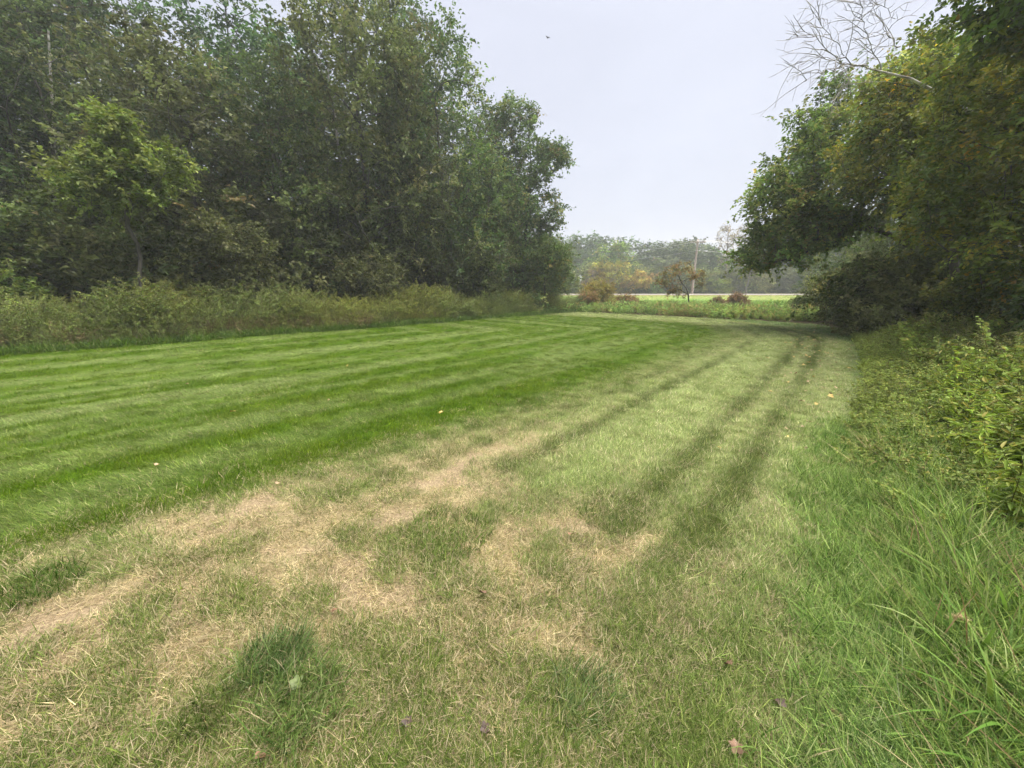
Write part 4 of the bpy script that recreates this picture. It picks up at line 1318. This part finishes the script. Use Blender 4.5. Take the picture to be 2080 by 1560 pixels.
    scatter("end_weeds", np.stack([x, y, terrain_z(x, y)], 1), rots(rng, n, None, .2), rng.uniform(.6, 1.15, n), rng.integers(0, 3, n), tv * hue, BRAM_SRC, "low tangled weeds across the end of the mown strip", "weeds")
    n = 900
    x = rng.uniform(1.5, 26, n); y = rng.uniform(22, 34, n)
    s, w = sw(x, y)
    k = (~in_lawn(x, y, .4)) & (s < S_END + 9) & (s > S_END + .4) & (w > far_w(s))
    x, y = x[k], y[k]; n = len(x)
    scatter("end_stems", np.stack([x, y, terrain_z(x, y)], 1), rots(rng, n, None, .2), rng.uniform(.5, 1.0, n), rng.integers(0, 3, n), np.ones((n, 3)) * np.exp(rng.normal(0, .25, n))[:, None], DRYW_SRC, "tawny stems standing in the low weeds before the meadow", "weeds")
    n = 17000
    y = rng.uniform(27, 55, n); x = rng.uniform(0, 1, n) * (y * .95) + 2
    s, w = sw(x, y)
    k = (~in_lawn(x, y, .3)) & (s > S_END + .4)
    x, y = x[k], y[k]; n = len(x)
    f = fbm(x * .12, y * .35, 81, 4)
    tint = lerp(np.array([[.16, .31, .05]]) + 0 * x[:, None], np.array([.21, .33, .07]), smooth(.35, .7, f))
    tint = lerp(tint, np.array([.34, .23, .12]), smooth(54, 57, y) * .7) * np.exp(rng.normal(0, .16, n))[:, None]
    scatter("meadow_grass", np.stack([x, y, terrain_z(x, y)], 1), rots(rng, n, None, .15), rng.uniform(1.5, 2.8, n) * (1 - .65 * smooth(44, 52, y)), rng.integers(0, 4, n), tint, LONG_SRC, "bright green meadow grass rising to the road bank", "grass")
verge_layers()

def thickets():
    rng = np.random.default_rng(31)
    src = []
    for i in range(3):
        nt = 34
        tips = rng.normal(0, 1, (nt, 3)) * np.array([.55, .55, .4]) + np.array([0, 0, .9])
        tips[:, 2] = np.abs(tips[:, 2])
        src.append(bpy.data.objects.new("thicket_%d" % i, crown_mesh("thicket_%d" % i, rng, tips, norm(tips), (G_DARK, G_OLIVE, G_BROWN)[i], 5, 9, .5, .13, mat=M_LEAF_I)))
    def spread(name, s0, s1, w0, w1, n, h, lab):
        s, w = rng.uniform(s0, s1, n), rng.uniform(w0, w1, n)
        x, y = xy(s, w)
        z = terrain_z(x, y) + rng.uniform(-.3, h, n)
        scatter(name, np.stack([x, y, z], 1), rots(rng, n, None, .3), rng.uniform(.8, 1.6, n), rng.integers(0, 3, n), np.ones((n, 3)) * np.exp(rng.normal(0, .25, n))[:, None], src, lab, "undergrowth")
    spread("woods_undergrowth", -9, 29, -33, -20.4, 1500, 2.6, "dark tangled undergrowth filling the woods below the crowns")
    n = 700
    x = rng.uniform(8, 80, n); y = rng.uniform(74, 88, n)
    scatter("roadside_undergrowth", np.stack([x, y, .5 + rng.uniform(-.3, .8, n)], 1), rots(rng, n, None, .3), rng.uniform(1.2, 2.6, n), rng.integers(0, 3, n), np.ones((n, 3)) * 1.3 * np.exp(rng.normal(0, .25, n))[:, None], src, "shrubby growth along the foot of the far trees beyond the road", "undergrowth")
    n = 650
    y = rng.uniform(12.5, 34, n)
    x = x_for(1040, 600, y) * 0 + (rng.uniform(1735, 2150, n) - 1040) / FPX * y
    scatter("verge_undergrowth", np.stack([x, y, rng.uniform(-.3, 1.6, n)], 1), rots(rng, n, None, .3), rng.uniform(.6, 1.1, n), rng.integers(0, 3, n), np.ones((n, 3)) * np.exp(rng.normal(0, .25, n))[:, None], src, "dark tangled undergrowth below the trees of the verge wood", "undergrowth")
thickets()

# single tufts that stand out of the mown grass
def tuft(u, v, R, n, L0, L1, tint, lab, seed, bias=.8):
    V, F, T, C, S = blades(np.random.default_rng(seed), int(n * 3.4), R, L0 * 1.1, L1 * 1.1, .0044, .5, .28, .8, ONE2, segs=4, bias=bias, straw=.05)
    m = make_mesh("grass_tuft", V, [F, T], [M_GRASS_O], {"leafcol": C * np.where(S[:, None] > .5, 1, np.array([tint]))})
    o = put("grass_tuft", m, None, ground_at(u, v))
    o.rotation_euler = (0, 0, -.5)
    tag(o, lab, "grass tuft", "longer grass tufts standing in the mown strip")
M_GRASS_O = leaf_material("tuft_blade", "leafcol", trans=0.3, rough=0.55, spec=0.12)
tuft(610, 1440, .17, 330, .08, .16, (.125, .195, .05), "biggest dark green grass tuft below the pale green leaf", 1)
tuft(555, 1345, .14, 300, .07, .15, (.105, .17, .05), "greyish green grass tuft above the pale green leaf", 2)
tuft(80, 1190, .19, 260, .06, .13, (.095, .165, .03), "dark green tuft at the edge of the bare ground by the frame edge", 3)
tuft(420, 1450, .10, 120, .06, .12, (.12, .17, .04), "flattened tuft on the dry ground beside the biggest tuft", 4, 1.6)
tuft(905, 1085, .30, 420, .05, .11, (.105, .175, .03), "green tuft patch between the two wheel tracks", 5)
tuft(1240, 1040, .26, 260, .04, .08, (.085, .13, .022), "dark pressed tuft in the wheel track nearest the verge", 6)
def broad_clump(x, y, n, lab, seed, sc=1.0):
    V, F, T, C, S = blades(np.random.default_rng(seed), n, .10, .28 * sc, .55 * sc, .0165, .5, .25, 1.2, ONE2, segs=7, bias=-.6, straw=.08)
    m = make_mesh("broad_clump", V, [F, T], [M_GRASS_O], {"leafcol": C * np.where(S[:, None] > .5, 1, np.array([[.14, .235, .05]]))})
    tag(put("broad_clump", m, None, (x, y, 0)), lab, "grass clump", "broad bladed grass clumps of the near verge")
broad_clump(1.80, 1.05, 34, "broad bladed grass clump lowest in the verge corner", 21)
broad_clump(1.98, 1.30, 30, "broad bladed grass clump beside the arching foxtail", 22, .9)
broad_clump(2.35, 1.55, 34, "broad bladed grass clump among the dead straw stems", 23)
broad_clump(3.15, 2.45, 34, "broad bladed grass clump below the leafy weeds", 24, .95)
broad_clump(1.55, .95, 22, "small broad bladed clump at the edge of the soft verge grass", 25, .7)
tuft(1180, 1420, .14, 200, .06, .12, (.12, .18, .06), "pale green tuft near the dry lower edge", 7)

# ------------------------------------------------------------------ fallen leaves
def lobed_leaf(name, col, size, seed, lobed=True):
    r = np.random.default_rng(seed)
    k = 20
    t = np.linspace(0, 2 * pi, k, endpoint=False)
    rad = size * (.62 + (.30 * np.abs(np.cos(2.5 * t)) ** 1.5 if lobed else .2 * np.cos(2 * t))) * (1 + r.normal(0, .06, k))
    V = np.stack([np.cos(t) * rad * .62, np.sin(t) * rad * .62, .18 * rad * np.cos(2 * t + r.uniform(0, 3)) + .004 + .25 * size * (rad / size) ** 2 * r.uniform(.1, .5)], 1)
    V = np.vstack([V, [[0, 0, 0.002]]])
    T = np.array([[i, (i + 1) % k, k] for i in range(k)])
    stem, sf = tube_path([(0, 0, .003), (-size * .5, 0, .006), (-size * .95, size * .1, .012)], [.0015, .0012, .001], 4)
    m = plain_material(name + "_skin", col, .6, 0, .3, 60)
    return make_mesh(name, np.vstack([V, stem]), [T, sf + len(V)], [m])
L_YEL = [lobed_leaf("yellow_leaf", (.55, .38, .12), .055, 1), lobed_leaf("tan_leaf", (.48, .33, .2), .05, 2, False)]
L_BRN = [lobed_leaf("brown_leaf", (.17, .10, .06), .042, 3), lobed_leaf("russet_leaf", (.22, .12, .065), .045, 4, False), lobed_leaf("dark_leaf", (.07, .045, .035), .036, 5)]
L_GRN = lobed_leaf("green_leaf", (.12, .155, .05), .042, 6)

def drop(me, u, v, lab, name="fallen_leaf", grp=None, sc=1.0, z=.042):
    p_ = ground_at(u, v, z)
    o = put(name, me, None, p_)
    o.rotation_euler = (RNG.normal(0, .3), RNG.normal(0, .3), RNG.uniform(0, 6.28))
    o.scale = (sc,) * 3
    return tag(o, lab, "leaf", grp)
o = drop(L_GRN, 603, 1386, "large pale green maple leaf lying by the grass tuft", z=.06, sc=1.15)
o.rotation_euler = (.35, -.2, .7)
drop(L_YEL[1], 420, 1021, "pale tan leaf lying alone in the green grass")
drop(L_BRN[0], 980, 1205, "brown leaf beside the greener middle between the wheel tracks")
drop(L_BRN[2], 985, 1480, "dark leaf near the bare patch at the lower edge")
drop(L_BRN[2], 828, 1465, "dark curled leaf next to the bare earth patch")
drop(L_BRN[1], 1160, 1085, "small russet leaf in the dark pressed grass")
drop(L_BRN[2], 1585, 1428, "dark leaf lying by the long grass of the verge")
drop(L_BRN[0], 1495, 1518, "brown leaf lowest on the dry ground near the verge")
drop(L_BRN[1], 1700, 1452, "russet leaf at the edge of the long verge grass", sc=.9)
drop(L_YEL[0], 1565, 795, "yellow leaf alone in the wheel track")
drop(L_YEL[1], 380, 780, "pale leaf lying far out in the dark green stripes", sc=1.4)
drop(L_BRN[1], 680, 1240, "russet leaf on the dry wheel track", sc=.8)
drop(L_BRN[1], 528, 1535, "orange brown leaf beside the big grass tuft", sc=.8)
drop(L_BRN[0], 1480, 1350, "brown leaf in the mixed dry and green grass", sc=.9)
drop(L_BRN[0], 1635, 910, "dark brown leaf on the pale strip by the verge", sc=.9)
n = 0
while n < 110:
    u = RNG.normal(1655, 38); v = 655 + RNG.exponential(75)
    if v > 900: continue
    g_ = ground_at(u, v)
    if not in_lawn(np.array([g_[0]]), np.array([g_[1]]), -.1)[0]: continue
    drop(L_YEL[n % 2] if n % 5 else L_BRN[0], u, v, "small yellowing leaf in the scatter on the track by the bend", grp="yellowing leaves scattered on the track by the bend", sc=RNG.uniform(.7, 1.2))
    n += 1
for k in range(8):
    u, v = RNG.uniform(100, 1500), RNG.uniform(700, 1000)
    drop(L_YEL[k % 2], u, v, "stray pale leaf fallen on the open grass", grp="stray leaves fallen on the open grass", sc=RNG.uniform(.7, 1.1))

# ------------------------------------------------------------------ seed heads and dry stems in the verge
M_SEED = leaf_material("seed_head", "leafcol", .25)
M_STRAW = plain_material("straw_stem", (.42, .33, .17), .7, 0, .2)
def foxtail(base, head, bend, lab, seed, hl=.10, hr=.0105):
    rng = np.random.default_rng(seed)
    root = tag(empty("foxtail", base), lab, "seed head", "foxtail seed heads over the near verge")
    b, h = np.zeros(3), head - base
    t = np.linspace(0, 1, 10)
    P = b + h * t[:, None]
    P[:, 2] += .25 * h[2] * np.sin(t * pi) * .8
    V, F = tube_path(P, np.linspace(.0018, .001, 10), 5)
    put("stem", make_mesh("foxtail_stem", V, [F], [M_STRAW]), root)
    d = norm(P[-1] - P[-3])
    tt = np.linspace(0, 1, 7)
    Q = P[-1] + d * (hl * tt)[:, None] + bend * (hl * tt ** 2)[:, None]
    V, F = tube_path(Q, hr * np.array([.3, .85, 1, 1, .9, .7, .2]), 8)
    C = np.tile(np.array([[.50, .36, .20]]), (len(V), 1))
    n = 170
    f = rng.random(n)
    PP = np.stack([np.interp(f, tt, Q[:, i]) for i in range(3)], 1)
    ax = rnd_dir(rng, n) + d * .9
    V2, F2, C2 = leaves(PP, ax, rnd_dir(rng, n), np.full(n, hr * 2.3), np.full(n, .0016), np.tile(np.array([[.72, .56, .34]]), (n, 1)), droop=0)
    put("seed_head", make_mesh("foxtail_head", np.vstack([V, V2]), [np.vstack([F, F2 + len(V)])], [M_SEED], {"leafcol": np.vstack([C, C2])}), root)
foxtail(np.array([2.02, 1.18, 0]), at_depth(1945, 1212, 1.62), np.array([-.5, 0, -.1]), "tan foxtail head arching over the soft verge grass", 1)
foxtail(np.array([1.9, .98, 0]), at_depth(1965, 1262, 1.4), np.array([-.3, 0, -.9]), "curled dry foxtail head below the arching one", 2, .06)
foxtail(np.array([1.8, .85, 0]), at_depth(2085, 1550, .98), np.array([-.4, .1, .1]), "foxtail head in the lower corner among broad blades", 3)
foxtail(np.array([2.3, 1.5, 0]), at_depth(1935, 1232, 1.55), np.array([-.4, 0, -.2]), "thin pale seed head lying across the verge grass", 4, .05, .004)
foxtail(np.array([2.0, .9, 0]), at_depth(1850, 1516, 1.12), np.array([-.4, 0, -.15]), "short seed head low over the mixed grass", 5, .05, .006)
foxtail(np.array([4.2, 2.6, 0]), at_depth(1975, 960, 3.0), np.array([-.5, 0, -.3]), "long pale seed head among the leafy weeds", 6, .09)

# ------------------------------------------------------------------ hazy air, thickened to imitate lens glare veiling the woods
m = bpy.data.materials.new("hazy_air")
m.use_nodes = True
m.node_tree.nodes.clear()
vo = m.node_tree.nodes.new("ShaderNodeOutputMaterial")
pv = m.node_tree.nodes.new("ShaderNodeVolumePrincipled")
pv.inputs["Color"].default_value = (.90, .94, 1.0, 1)
pv.inputs["Density"].default_value = 0.0017
pv.inputs["Anisotropy"].default_value = 0.3
m.node_tree.links.new(pv.outputs[0], vo.inputs["Volume"])
hz = np.array([[sx * 310, sy * 310, z] for z in (-1.2, 27.0) for sx, sy in ((-1, -1), (1, -1), (1, 1), (-1, 1))], float)
tag(put("haze", make_mesh("haze", hz, [np.array([[3, 2, 1, 0], [4, 5, 6, 7], [0, 1, 5, 4], [1, 2, 6, 5], [2, 3, 7, 6], [3, 0, 4, 7]])], [m])), "thin pale haze in the air over the whole place", "haze", kind="stuff")

print("TRIS", sum(sum(len(p.vertices) - 2 for p in m.polygons) for m in bpy.data.meshes if len(m.polygons) < 1000), len(bpy.data.meshes))
